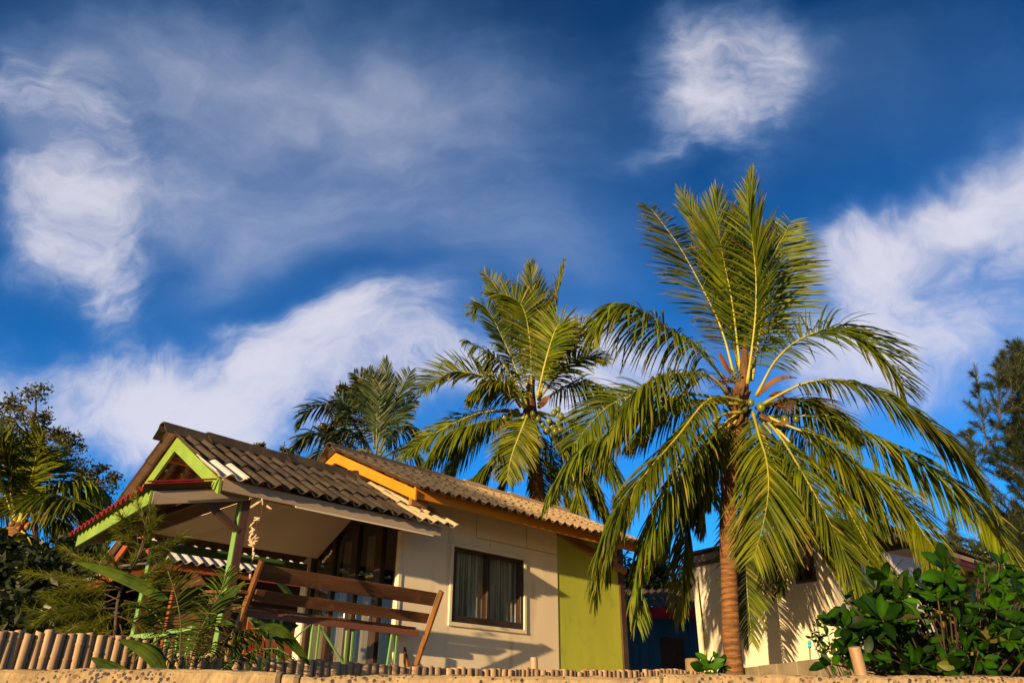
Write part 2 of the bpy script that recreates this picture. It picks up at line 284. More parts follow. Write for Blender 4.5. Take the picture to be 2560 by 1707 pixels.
# ------------------------------------------------------------------ object helpers
WL = {}
def tag(o, label=None, cat=None, group=None, kind=None):
    for k, v in (('label', label), ('category', cat), ('group', group), ('kind', kind)):
        if v: o[k] = v
    return o
def thing(name, loc, label, cat, group=None):
    o = bpy.data.objects.new(name, None); COL.objects.link(o); o.location = tuple(loc); o.empty_display_size = 0.2
    WL[o] = np.array(loc, float); return tag(o, label, cat, group)
class MB:
    def __init__(s): s.v = []; s.f = []; s.mi = []; s.n = 0; s.c = {}
    def add(s, verts, faces, mi=0, col=None):
        verts = np.asarray(verts, float).reshape(-1, 3); b = s.n
        if col is not None: s.c[b] = np.asarray(col, float)
        s.v.append(verts); s.f.extend([tuple(i+b for i in f) for f in faces]); s.mi.extend([mi]*len(faces)); s.n += len(verts)
    def box8(s, p, mi=0):
        s.add(p, [(0, 3, 2, 1), (4, 5, 6, 7), (0, 1, 5, 4), (1, 2, 6, 5), (2, 3, 7, 6), (3, 0, 4, 7)], mi)
    def bar(s, p0, p1, w, h, upv=(0, 0, 1), mi=0):
        p0 = np.asarray(p0, float); p1 = np.asarray(p1, float); d = p1-p0; d /= np.linalg.norm(d)
        upv = np.asarray(upv, float); sd = np.cross(d, upv); sd /= np.linalg.norm(sd); uu = np.cross(sd, d)
        a = sd*w/2; b = uu*h/2
        s.box8([p0-a-b, p0+a-b, p0+a+b, p0-a+b, p1-a-b, p1+a-b, p1+a+b, p1-a+b], mi)
    def tube(s, pts, rad, seg=8, mi=0, cap=True):
        pts = [np.asarray(p, float) for p in pts]; n = len(pts)
        if np.isscalar(rad): rad = [rad]*n
        ref = None; V = []
        for i, p in enumerate(pts):
            t = pts[min(i+1, n-1)]-pts[max(i-1, 0)]; t = t/(np.linalg.norm(t)+1e-9)
            if ref is None: ref = np.cross(t, (0.31, 0.83, 0.46)); ref /= np.linalg.norm(ref)
            a = ref - t*(ref@t); a /= np.linalg.norm(a); b = np.cross(t, a); ref = a
            for k in range(seg):
                th = 2*math.pi*k/seg; V.append(p+rad[i]*(a*math.cos(th)+b*math.sin(th)))
        Fc = []
        for i in range(n-1):
            for k in range(seg):
                k2 = (k+1) % seg; Fc.append((i*seg+k, i*seg+k2, (i+1)*seg+k2, (i+1)*seg+k))
        if cap: Fc.append(tuple(range(seg-1, -1, -1))); Fc.append(tuple(range((n-1)*seg, n*seg)))
        s.add(V, Fc, mi)
    def ball(s, c, r, seg=10, rings=7, sc=(1, 1, 1), mi=0):
        c = np.asarray(c, float); V = []; Fc = []
        for i in range(rings+1):
            ph = math.pi*i/rings
            for k in range(seg):
                th = 2*math.pi*k/seg
                V.append(c+r*np.array([math.sin(ph)*math.cos(th)*sc[0], math.sin(ph)*math.sin(th)*sc[1], math.cos(ph)*sc[2]]))
        for i in range(rings):
            for k in range(seg): Fc.append((i*seg+k, (i+1)*seg+k, (i+1)*seg+(k+1) % seg, i*seg+(k+1) % seg))
        s.add(V, Fc, mi)
    def build(s, name, mats, parent=None, smooth=False, bevel=0.0, loc=None):
        me = bpy.data.meshes.new(name)
        V = np.concatenate(s.v) if s.v else np.zeros((0, 3))
        base = WL[parent] if parent is not None else (np.zeros(3) if loc is None else np.asarray(loc, float))
        me.from_pydata((V-base).tolist(), [], s.f)
        if not isinstance(mats, (list, tuple)): mats = [mats]
        for q in mats: me.materials.append(q)
        if len(mats) > 1: me.polygons.foreach_set('material_index', s.mi)
        if smooth: me.polygons.foreach_set('use_smooth', [True]*len(s.f))
        if mats[0].name in LEAFY:
            c4 = np.zeros((s.n, 4)); c4[:, 0] = 1; c4[:, 3] = 1
            for b_, q_ in s.c.items(): c4[b_:b_+len(q_), :2] = q_
            me.attributes.new('leaftint', 'FLOAT_COLOR', 'POINT').data.foreach_set('color', c4.ravel())
        me.update()
        o = bpy.data.objects.new(name, me); COL.objects.link(o)
        if parent is not None: o.parent = parent
        else: o.location = tuple(base)
        WL[o] = base
        if bevel:
            bv = o.modifiers.new('bevel', 'BEVEL'); bv.width = bevel; bv.segments = 2; bv.limit_method = 'ANGLE'
        return o
def spline(P, n):
    """Catmull-Rom through the points, n samples spaced evenly"""
    P = [np.asarray(p, float) for p in P]; P = [2*P[0]-P[1]]+P+[2*P[-1]-P[-2]]
    out = []
    for i in range(1, len(P)-2):
        for k in range(16):
            t = k/16.0; a, b, c, d = P[i-1], P[i], P[i+1], P[i+2]
            out.append(0.5*((2*b)+(-a+c)*t+(2*a-5*b+4*c-d)*t*t+(-a+3*b-3*c+d)*t**3))
    out.append(P[-2]); out = np.array(out)
    L = np.concatenate([[0], np.cumsum(np.linalg.norm(np.diff(out, axis=0), axis=1))])
    q = np.linspace(0, L[-1], n)
    return np.stack([np.interp(q, L, out[:, k]) for k in range(3)], 1), L[-1]
def nrm(v): v = np.asarray(v, float); return v/(np.linalg.norm(v)+1e-9)

# ------------------------------------------------------------------ ground
ZG = 1.52
mb = MB()
xs = [-900, -60, -14, -6, 0, 6, 14, 60, 900]
prof = [(-900, -0.4), (-60, -0.3), (-8, 0.0), (2.5, 0.15), (3.70, 0.25), (3.80, ZG), (6, ZG), (14, ZG+0.05), (60, ZG+0.1), (900, ZG+0.1)]
V = [(x, y, z) for (y, z) in prof for x in xs]
nx = len(xs)
mb.add(V, [(j*nx+i, j*nx+i+1, (j+1)*nx+i+1, (j+1)*nx+i) for j in range(len(prof)-1) for i in range(nx-1)])
gr = mb.build('ground', M['sand']); tag(gr, kind='structure')

# concrete seawall in front
wall_t = thing('seawall', (0, 3.7, 0.2), 'low rough concrete seawall studded with dark shells along the bottom edge', 'wall')
def block(x0, x1, zt):
    nxx = int((x1-x0)/0.016); prof = [(0, 0.2), (0, 0.9), (0, 1.3), (0, 1.45), (0, 1.52), (0, 1.57), (0, 1.60), (0, 1.63), (0, zt-0.012), (0.012, zt), (0.05, zt+0.004), (0.12, zt), (0.19, zt), (0.22, zt-0.02), (0.22, 0.9), (0.22, 0.2)]
    V = []; m_ = MB()
    for i in range(nxx+1):
        x = x0+(x1-x0)*i/nxx
        e = min(i, nxx-i)
        for (dy, z) in prof:
            w = 0.010 if z > 1.4 else 0.004
            p = Vector((x*9, dy*9, z*9)); q = Vector((x*40, dy*40, z*40))
            dz = (mnoise.noise(p)*0.9+mnoise.noise(q)*0.6)*w
            low = 0.016*max(0, mnoise.noise(Vector((x*1.7, 3, 1)))) if z > zt-0.06 else 0
            V.append((x+(0.006*mnoise.noise(Vector((z*22, x0, 3))) if e == 0 else 0), 3.58+dy+dz-(0.004 if e else -0.012), z+(dz*0.8 if z > 1.5 else 0)-low))
    k = len(prof)
    Fc = [(i*k+j, (i+1)*k+j, (i+1)*k+j+1, i*k+j+1) for i in range(nxx) for j in range(k-1)]
    Fc += [tuple(range(k)), tuple(range(nxx*k+k-1, nxx*k-1, -1))]
    m_.add(V, Fc); m_.build('wall_block', M['concrete'], wall_t)
ZT = 1.657
block(-4.2, -0.985, ZT+0.014); block(-0.978, -0.905, ZT+0.006); block(-0.898, 0.66, ZT); block(0.664, 4.4, ZT+0.014)

# ------------------------------------------------------------------ bungalows
ang = math.radians(44)
Udir = np.array([math.sin(ang), math.cos(ang), 0]); Ndir = np.array([math.cos(ang), -math.sin(ang), 0])
O0 = np.array([-0.251, 9.5, 0.0])
class Frame:
    def __init__(s, O): s.O = np.array(O, float)
    def __call__(s, a, o, z): return s.O+Udir*a+Ndir*o+np.array([0, 0, z])
    def box(s, mb, a0, a1, o0, o1, z0, z1, mi=0):
        mb.box8([s(a0, o0, z0), s(a1, o0, z0), s(a1, o1, z0), s(a0, o1, z0), s(a0, o0, z1), s(a1, o0, z1), s(a1, o1, z1), s(a0, o1, z1)], mi)
def corrugated(H, a0, a1, o_top, z_top, o_bot, z_bot, rows=3, pitch=0.15, amp=0.024, step=0.016, thick=0.008, split=None, jitter=0.0, along='u', seed=1):
    """sheets of wave profile; waves run down the slope, crests spaced along the eave"""
    rnd = random.Random(seed); out = {}
    nw = int(round((a1-a0)/pitch)); sp = 8
    def prof(a): 
        c = math.cos(2*math.pi*(a-a0)/pitch); return amp*c
    down = np.array([o_bot-o_top, z_bot-z_top]); Ls = np.linalg.norm(down); down /= Ls; nr = np.array([-down[1], down[0]])
    if nr[1] < 0: nr = -nr
    for r in range(rows):
        t0 = Ls*r/rows-(0.05 if r else 0); t1 = Ls*(r+1)/rows
        for w0 in range(0, nw, 4):
            w1 = min(nw, w0+4)
            j0 = rnd.uniform(-jitter, jitter)*0.3; j1 = rnd.uniform(-jitter, jitter) if r < rows-1 else rnd.uniform(0, jitter*0.6)
            dz = rnd.uniform(0, 0.009)
            for w in range(w0, w1):
                key = split(a0+(w+0.5)*pitch, r) if split else 0
                if key is None: continue
                mb = out.setdefault(key, MB()); V = []
                aa = [a0+(w+k/sp)*pitch for k in range(sp+1)]
                for side in (0, 1):
                    for (t, lift) in ((t0+(j0 if r else 0), 0.0+dz), (t1+j1, step+dz)):
                        for a in aa:
                            hgt = prof(a)+lift-(thick if side else 0)
                            o = o_top+down[0]*t+nr[0]*hgt; z = z_top+down[1]*t+nr[1]*hgt
                            V.append(H(a, o, z) if along == 'u' else H(o, a, z))
                k = sp+1; Fc = []; Fu = []
                for i in range(sp):
                    Fu.append((2*k+i, 3*k+i, 3*k+i+1, 2*k+i+1))
                    Fc += [(i, i+1, k+i+1, k+i), (k+i, k+i+1, 3*k+i+1, 3*k+i), (i, 2*k+i, 2*k+i+1, i+1)]
                Fc += [(0, k, 3*k, 2*k), (k-1, 3*k-1, 4*k-1, 2*k-1)]
                mb.add(V, Fc+Fu); mb.mi[-len(Fu):] = [1]*len(Fu)
    return out
def ridge_cap(H, a0, a1, o, z, slope=0.55, half=0.15, seg=0.45):
    m_ = MB(); a = a0; i = 0
    while a < a1-0.01:
        b = min(a+seg, a1); l = 0.010*(1 if i % 2 else 0)
        cs = [(-half, -half*slope-0.015), (-half*0.45, -half*0.32*slope), (-0.05, 0.022), (0, 0.032), (0.05, 0.022), (half*0.45, -half*0.32*slope), (half, -half*slope-0.015)]
        V = [H(s_, o+c[0]*(1+0.05*(s_ == a)), z+c[1]+l+(0.01 if s_ == a else 0)-th) for s_ in (a, b+0.03) for th in (0, 0.012) for c in cs]
        k = len(cs); Fc = []
        for j in range(k-1): Fc += [(j, j+1, 2*k+j+1, 2*k+j), (k+j, 3*k+j, 3*k+j+1, k+j+1), (j, k+j, k+j+1, j+1), (2*k+j, 2*k+j+1, 3*k+j+1, 3*k+j)]
        Fc += [(0, 2*k, 3*k, k), (k-1, 2*k-1, 4*k-1, 3*k-1)]
        m_.add(V, Fc); a = b; i += 1
    return m_

def porch(H, root, pal, full):
    """gabled porch: ridge along u, gable facing -u, a lean-to strip below the gable"""
    RO, RZ = -0.57, 3.985                      # ridge
    EO, EZ = 0.585, 3.325                       # near eave
    FO, FZ = -1.93, 3.200                      # far eave
    CO, CZ = -1.66, 3.275                      # edge of the ceiling on the far side
    A0, A1 = -3.87, -1.12
    def sp(a, r):
        if a > A1-0.63 and full: return 'pale'
        if full and a < A0+0.36 and r == 2: return 'white'
        return 'main'
    near = corrugated(H, A0, A1, RO, RZ, EO, EZ, 3, 0.155, 0.024, 0.018, split=sp, jitter=0.05, seed=3)
    near['main'].build('porch_roof', [M[pal['roof']], M['underside']], root)
    if 'pale' in near: near['pale'].build('pale_roof_sheet', [M['roofclean'], M['underside']], root)
    if 'white' in near: near['white'].build('white_roof_sheet', [M['whitesheet'], M['whitesheet']], root)
    far = corrugated(H, A0, A1, RO, RZ, FO, FZ, 3, 0.155, 0.024, 0.018, jitter=0.04, seed=4)
    far[0].build('porch_roof', [M[pal['roof']], M['underside']], root)
    ridge_cap(H, A0-0.08, A1, RO, RZ+0.03).build('ridge_cap', M[pal['roof']], root)
    # rake boards of the gable
    GA = -3.78
    for (o0, z0, o1, z1) in ((RO, RZ-0.045, EO-0.057, EZ-0.020), (RO, RZ-0.045, FO, FZ-0.075)):
        m_ = MB(); hh = 0.125
        a, b, c, d = H(GA, o0, z0), H(GA, o1, z1), H(GA, o1, z1-hh), H(GA, o0, z0-hh*1.12)
        e = Udir*0.028
        m_.box8([a, b, c, d, a+e, b+e, c+e, d+e]); m_.build('rake_board', M[pal['rake']], root, bevel=0.003)
    # eave beams along u
    m_ = MB(); H.box(m_, GA+0.031, -1.25, EO-0.095, EO-0.06, EZ-0.105, EZ-0.002); m_.build('eave_board', M[pal['eave']], root, bevel=0.004)
    m_ = MB(); H.box(m_, -3.62, -1.36, FO+0.06, FO+0.10, 3.095, 3.185); m_.build('far_beam', M['greenbeam'] if full else M[pal['rake']], root, bevel=0.004)
    # rafters and purlins seen under the gable
    for t in (0.18, 0.55, 0.86):
        for (o1, z1) in ((EO, EZ), (FO, FZ)):
            o = RO+(o1-RO)*t; z = RZ+(z1-RZ)*t-0.060
            m_ = MB(); m_.bar(H(GA+0.03, o, z), H(-3.05, o, z), 0.05, 0.05); m_.build('purlin', M['wood'], root)
    # ceiling boards follow the roof from -3.35 inwards
    m_ = MB()
    if full:
        for (o0, z0, o1, z1) in ((RO, RZ-0.13, EO-0.05, EZ-0.125), (RO, RZ-0.13, CO, 3.235)):
            p = [H(-3.02, o0, z0), H(-1.36, o0, z0), H(-1.36, o1, z1), H(-3.02, o1, z1)]
            q = [x+np.array([0, 0, 0.012]) for x in p]; m_.box8(p+q)
        m_.build('ceiling', M['ceil'], root)
        m_ = MB(); H.box(m_, -3.40, -3.03, CO, EO-0.14, 3.222, 3.234); m_.build('ceiling', M['ceil'], root)
        m_ = MB()
        pts = [(CO, CZ-0.01), (RO, RZ-0.09), (EO-0.15, EZ-0.02), (EO-0.15, EZ-0.06), (CO, CZ-0.04)]; k = len(pts)
        V = [H(-3.10, o, z) for o, z in pts]+[H(-3.04, o, z) for o, z in pts]
        m_.add(V, [tuple(range(k)), tuple(range(2*k-1, k-1, -1))]+[(i, (i+1) % k, k+(i+1) % k, k+i) for i in range(k)]); m_.build('gable_infill', M['cream_trim'], root)
    # lean-to below the gable: slopes towards -u
    LO0, LO1 = -2.02, 0.50
    HL = lambda a_, o_, z_: H(a_+(0.5-o_)*0.105, o_, z_)                     # the strip is not quite square to the house                     # from far to near
    LA, LZ = -4.36, 3.145                      # eave
    TA, TZ = -3.80, 3.285                      # top
    lt = corrugated(HL, LO0, LO1, TA, TZ, LA, LZ, 1, 0.145, 0.022, 0.0, thick=0.006, along='n', seed=8)
    lt[0].build('lean_to_roof', [M[pal['lean']], M['underside']], root)
    m_ = MB(); m_.bar(HL(LA+0.0, LO1+0.012, LZ+0.026), HL(TA-0.0, LO1+0.012, TZ+0.024), 0.03, 0.010); m_.build('edge_trim', M[pal['lean']], root)
    m_ = MB()
    a, b = HL(LA+0.07, LO0+0.10, 0), HL(LA+0.07, LO1-0.10, 0); zt = LZ+0.014-0.022; e = Udir*0.022
    p = [a+[0, 0, zt-0.115], b+[0, 0, zt-0.115], b+[0, 0, zt], a+[0, 0, zt]]
    m_.box8(p+[x+e for x in p]); m_.build('lean_to_fascia', M[pal['fascia']], root, bevel=0.002)
    for o in (LO1-0.12, LO0+0.12):
        m_ = MB(); p = [HL(LA+0.093, o, zt-0.115), H(-3.42, o, 3.215), H(-3.42, o, 3.325), HL(LA+0.093, o, zt-0.002)]
        m_.box8(p+[x+Ndir*0.022 for x in p]); m_.build('side_board', M[pal['eave']], root, bevel=0.003)
    # purlins under the lean-to
    m_ = MB(); H.box(m_, -3.74, -3.69, -1.6, LO1-0.13, 3.185, 3.234); m_.build('lean_to_purlin', M['darkwood'], root)
    m_ = MB(); H.box(m_, -4.05, -4.01, -1.6, LO1-0.13, 3.14, 3.175); m_.build('lean_to_purlin', M['darkwood'], root)
    m_ = MB(); H.box(m_, -3.68, -3.402, LO0+0.15, LO1-0.13, 3.236, 3.246); m_.build('lean_to_lining', M['underside'], root)
    m_ = MB()
    V = [H(LA+0.10, LO0+0.13, LZ-0.03), H(LA+0.10, LO1-0.13, LZ-0.03), H(TA, LO1-0.13, TZ-0.035), H(TA, LO0+0.13, TZ-0.035)]
    # posts: green front faces on dark timber
    for i, (a, o) in enumerate(((-3.42, 0.33), (-3.30, -1.74))):
        m_ = MB(); top = 3.225 if i == 0 else 3.15
        w = 0.075
        b0 = H(a-0.02, o, 1.45); t0 = H(a, o, top)
        p = [b0-Udir*w/2-Ndir*w/2, b0+Udir*w/2-Ndir*w/2, b0+Udir*w/2+Ndir*w/2, b0-Udir*w/2+Ndir*w/2]
        q = [x-b0+t0 for x in p]
        m_.box8(p+q); ps = m_.build('post', M['postwood'], root, bevel=0.004)
        m_ = MB(); e = -Udir*0.012
        f = [p[0]+e, p[3]+e, p[3], p[0]]; f2 = [q[0]+e, q[3]+e, q[3], q[0]]
        m_.box8([x-Udir*0.001 for x in f]+[x-Udir*0.001 for x in f2]); m_.build('painted_face', M[pal['post']], ps, bevel=0.002)
    if full:
        m_ = MB(); m_.bar(H(-3.44, 0.345, 2.94), H(-3.85, 0.345, 3.185), 0.05, 0.05, Ndir)
        m_.build('brace', M['darkwood'], root, bevel=0.003)
        m_ = MB(); m_.bar(H(-3.30, -1.70, 2.80), H(-3.30, -1.35, 3.12), 0.05, 0.06, Udir); m_.build('brace', M['darkwood'], root, bevel=0.003)
        m_ = MB(); m_.bar(H(-1.55, FO+0.08, 2.80), H(-1.95, FO+0.08, 3.10), 0.05, 0.06, Ndir); m_.build('brace', M['greenpost'], root, bevel=0.003)

def wallquad(m_, H, a0, a1, o0, o1, z0, z1): H.box(m_, a0, a1, o0, o1, z0, z1)

H = Frame(O0)
bung = thing('bungalow', H(0, 0, ZG), 'cream and lime bungalow with orange roof edge and gabled green porch', 'house')
PAL = dict(roof='rooftile', rake='lime', eave='greyplank', lean='redpaint', fascia='lime', post='greenpost')
porch(H, bung, PAL, True)
# main roof
MRO, MRZ, MEO, MEZ = -1.05, 4.435, 0.62, 3.655
MA0, MA1 = -1.72, 2.72
mn = corrugated(H, MA0, MA1, MRO, MRZ, MEO, MEZ, 6, 0.150, 0.022, 0.012, split=lambda a, r: 0, jitter=0.05, seed=5)
def mainroofmat():
    mt, q, b = principled('main_roof_sheet')
    v = q.n('ShaderNodeTexCoord').outputs['Object']; v = q.mapping(v, (0, 0, 0), (0, 0, UR))
    sp = q.n('ShaderNodeSeparateXYZ'); q.link(v, sp.inputs[0])
    pale = q.mix(q.noise(v, 5, 6, 0.65).outputs[0], (0.46, 0.33, 0.18), (0.30, 0.21, 0.12))
    dark = q.mix(q.rng(q.noise(v, 6, 7, 0.65).outputs[0], 0.3, 0.7), (0.046, 0.033, 0.024), (0.10, 0.074, 0.050))
    dark = q.mix(q.math('MULTIPLY', q.rng(q.noise(v, 36, 4, 0.7).outputs[0], 0.60, 0.68), q.rng(q.noise(v, 2.7, 4, 0.6).outputs[0], 0.42, 0.62)), dark, (0.24, 0.20, 0.14))
    f = q.math('ADD', sp.outputs[0], q.math('MULTIPLY', q.math('SUBTRACT', q.noise(v, 2.2, 6, 0.7).outputs[0], 0.5), 1.4))
    q.put(b.inputs['Base Color'], q.mix(q.rng(f, -0.25, 0.75), dark, pale)); b.inputs['Roughness'].default_value = 0.85
    bn = q.n('ShaderNodeBump'); bn.inputs['Strength'].default_value = 0.35; bn.inputs['Distance'].default_value = 0.02
    q.put(bn.inputs['Height'], q.noise(v, 60, 6, 0.7).outputs[0]); q.link(bn.outputs[0], b.inputs['Normal']); return mt
M['mainroof'] = mainroofmat()
mn[0].build('main_roof', [M['mainroof'], M['underside']], bung)
corrugated(H, MA0, MA1, MRO, MRZ, -3.0, 3.62, 6, 0.150, 0.022, 0.012, jitter=0.04, seed=6)[0].build('main_roof', [M['mainroof'], M['underside']], bung)
ridge_cap(H, MA0-0.05, MA1, MRO, MRZ+0.02).build('ridge_cap', M['mainroof'], bung)
for (o0, z0, o1, z1) in ((MRO, MRZ-0.045, MEO-0.07, MEZ-0.012), (MRO, MRZ-0.045, -2.98, 3.60)):
    m_ = MB(); p = [H(-1.655, o0, z0), H(-1.655, o1, z1), H(-1.655, o1, z1-0.115), H(-1.655, o0, z0-0.125)]; e = Udir*0.026
    m_.box8(p+[x+e for x in p]); m_.build('rake_board', M['orange'], bung, bevel=0.003)
m_ = MB(); H.box(m_, -1.628, MA1-0.05, MEO-0.130, MEO-0.102, MEZ-0.088, MEZ+0.030); m_.build('eave_board', M['orange'], bung, bevel=0.003)
def raft(p0, p1, w, h):
    m_ = MB(); m_.bar(p0, p1, w, h); m_.build('rafter', M['wood'], bung)
for a in (-1.5, -0.7, 0.2, 1.1, 1.9, 2.6): raft(H(a, MEO-0.135, MEZ+0.012), H(a, -0.05, MEZ+0.235), 0.05, 0.07)
raft(H(-1.62, MEO-0.19, MEZ-0.11), H(-1.40, MEO-0.19, MEZ-0.11), 0.05, 0.08)
for t in (0.04, 0.4, 0.72): raft(H(-1.62, MRO+(MEO-MRO)*t, MRZ+(MEZ-MRZ)*t-0.09), H(-1.30, MRO+(MEO-MRO)*t, MRZ+(MEZ-MRZ)*t-0.09), 0.05, 0.06)
# window wall (plane o = 0), pieces round the window opening
def under(o): return MRZ+(MEZ-MRZ)*(o-MRO)/(MEO-MRO)
m_ = MB(); TH = 0.10; ZW = 3.86
WA0, WA1, WZ0, WZ1 = -0.595, 0.60, 2.43, 3.30
H.box(m_, -1.33, WA0, -TH, 0, 1.4, ZW); H.box(m_, WA1, 1.26, -TH, 0, 1.4, ZW)
H.box(m_, WA0, WA1, -TH, 0, 1.4, WZ0); H.box(m_, WA0, WA1, -TH, 0, WZ1, ZW)
wl = m_.build('wall', M['cream'], bung)
m_ = MB()                                     # thin cover strips over the sheet joints
for (a0, a1, z0, z1) in ((-0.235, 1.255, 3.435, 3.443), (-0.235, -0.229, 3.443, 3.83), (0.66, 0.666, 3.443, 3.83), (0.0, 0.004, 3.36, 3.435)):
    H.box(m_, a0, a1, 0.0005, 0.003, z0, z1)
m_.build('seam', M['greyplank'], wl)
m_ = MB(); H.box(m_, 1.262, 2.62, -0.13, -0.012, 1.4, 3.80); m_.build('wall', M['limewall'], bung)
m_ = MB(); H.box(m_, 2.622, 2.74, -0.12, 0.01, 1.4, 3.75); m_.build('corner_post', M['darkwood'], bung, bevel=0.004)
m_ = MB(); m_.bar(H(1.27, 0.02, 3.74), H(2.7, 0.06, 3.40), 0.05, 0.085); m_.bar(H(1.9, 0.3, 3.50), H(2.2, 0.3, 3.48), 0.05, 0.05); m_.build('slanting_rafter', M['wood'], bung)
# back walls so the house is closed
m_ = MB(); H.box(m_, -1.275, 2.62, -1.93, -1.85, 1.4, 4.05); H.box(m_, 2.52, 2.62, -1.849, -0.131, 1.4, 3.9); m_.build('back_wall', M['cream'], bung)
# window: trim, frame, panes, curtain
win = MB(); d = 0.028
for (a0, a1, z0, z1) in ((WA0, WA1, WZ1-0.055, WZ1-0.022), (WA0, WA1, WZ0+0.02, WZ0+0.095), (WA0+0.001, WA0+0.055, WZ0+0.096, WZ1-0.056), (WA1-0.055, WA1-0.001, WZ0+0.096, WZ1-0.056), (-0.034, -0.002, WZ0+0.096, WZ1-0.056)):
    H.box(win, a0, a1, -0.075, 0.004, z0, z1)
wf = win.build('window', M['winframe'], bung, bevel=0.003)
m_ = MB(); w = 0.045
H.box(m_, WA0-w, WA1+w, 0.0006, 0.022, WZ1-0.02, WZ1+w-0.02); H.box(m_, WA0-w, WA1+w, 0.0006, 0.022, WZ0-w+0.02, WZ0+0.02)
H.box(m_, WA0-w, WA0, 0.0006, 0.021, WZ0+0.0205, WZ1-0.0205); H.box(m_, WA1, WA1+w, 0.0006, 0.021, WZ0+0.0205, WZ1-0.0205)
m_.build('trim', M['cream_trim'], wf, bevel=0.006)
for (a0, a1, o) in ((WA0+0.05, -0.03, -0.03), (-0.01, WA1-0.05, -0.045)):
    m_ = MB(); p = [H(a0, o, WZ0+0.09), H(a1, o, WZ0+0.09), H(a1, o, WZ1-0.05), H(a0, o, WZ1-0.05)]
    m_.box8(p+[x-Ndir*0.004 for x in p]); m_.build('pane', M['glass'], wf)
def drape(H, fn, w0, w1, z0, z1, waves, amp, seed):
    rnd = random.Random(seed); m_ = MB(); n = waves*8; V = []
    ph = [rnd.uniform(0, 6.28) for _ in range(3)]
    for i in range(n+1):
        t = i/n; x = w0+(w1-w0)*t
        dd = amp*(math.sin(t*waves*6.28+ph[0])+0.5*math.sin(t*waves*3.3+ph[1]))
        for z in (z0, z1): V.append(fn(x, dd*(1.1 if z == z0 else 0.7), z))
    m_.add(V, [(2*i, 2*i+2, 2*i+3, 2*i+1) for i in range(n)]); return m_
drape(H, lambda x, dd, z: H(x, -0.115+dd, z), WA0-0.05, WA1+0.05, WZ0, WZ1, 15, 0.016, 2).build('curtain', M['curtain'], wf)
m_ = MB(); H.box(m_, WA0-0.3, WA1+0.3, -0.62, -0.6, 2.2, 3.5); m_.build('room_shade_panel', M['dark'], bung)  # flat black sheet in place of the room's shade
# door wall (plane s = -1.33, faces -u): jambs, head, sliding door
DA = -1.33
m_ = MB(); H.box(m_, DA-0.05, DA-0.001, -0.055, 0.012, 1.4, 3.34); m_.build('door_jamb', M['cream_trim'], bung, bevel=0.004)
m_ = MB(); H.box(m_, DA-0.05, DA+0.05, -1.93, -1.80, 1.4, 3.40); m_.build('door_jamb', M['cream_trim'], bung, bevel=0.004)
m_ = MB()                                     # gable wall over the door, up to the main roof
pts = [(-1.92, 4.10), (MRO, MRZ-0.06), (-0.11, 3.91), (-0.11, 3.56), (-0.70, 3.62), (-1.36, 3.58), (-1.80, 3.38), (-1.92, 3.38)]
V = [H(DA+0.02, o, z) for o, z in pts]+[H(DA+0.09, o, z) for o, z in pts]; k = len(pts)
m_.add(V, [tuple(range(k)), tuple(range(2*k-1, k-1, -1))]+[(i, (i+1) % k, k+(i+1) % k, k+i) for i in range(k)]); m_.build('gable_wall', M['cream'], bung)
door = MB()
top = [(-1.80, 3.38), (-1.36, 3.58), (-0.70, 3.62), (-0.06, 3.56)]
for (o0, z0), (o1, z1) in zip(top[:-1], top[1:]):
    door.bar(H(DA+0.01, o0, z0-0.04), H(DA+0.01, o1, z1-0.04), 0.06, 0.08)
def topz(o):
    return float(np.interp(o, [t[0] for t in top], [t[1] for t in top]))
for o in (-1.77, -1.33, -0.93, -0.87, -0.46, -0.40, -0.09):
    H.box(door, DA-0.02, DA+0.04, o-0.032, o+0.032, 1.5, topz(o)-0.05)
H.box(door, DA-0.019, DA+0.039, -1.79, -0.06, 1.44, 1.56)
dr = door.build('sliding_door', M['winframe'], bung, bevel=0.003)
m_ = MB()
for (o0, o1) in ((-1.74, -1.36), (-1.30, -0.96), (-0.84, -0.49), (-0.37, -0.12)):
    p = [H(DA+0.012, o0, 1.56), H(DA+0.012, o1, 1.56), H(DA+0.012, o1, topz(o1)-0.07), H(DA+0.012, o0, topz(o0)-0.07)]
    m_.box8(p+[x+Udir*0.004 for x in p])
m_.build('pane', M['glass'], dr)
for (o0, o1, sd) in ((-1.28, -0.98, 3), (-0.82, -0.55, 4), (-1.72, -1.50, 6)):
    drape(H, lambda x, dd, z: H(DA+0.10+dd, x, z), o0, o1, 1.5, 3.40, 5, 0.014, sd).build('door_curtain', M['dcurtain'], dr)
m_ = MB()
for o in (-0.905, -0.44): m_.tube([H(DA-0.02, o, 2.36), H(DA-0.06, o, 2.40), H(DA-0.065, o, 2.50), H(DA-0.06, o, 2.60), H(DA-0.02, o, 2.64)], 0.008, 6)
m_.build('door_handle', M['metal'], dr, True)
m_ = MB(); H.box(m_, DA+0.45, DA+0.47, -1.84, -0.12, 1.4, 3.9); m_.build('room_shade_panel', M['dark'], bung)
m_ = MB(); H.box(m_, -3.50, DA-0.002, -1.85, 0.36, 1.44, 1.60); m_.build('porch_floor', M['greyplank'], bung)
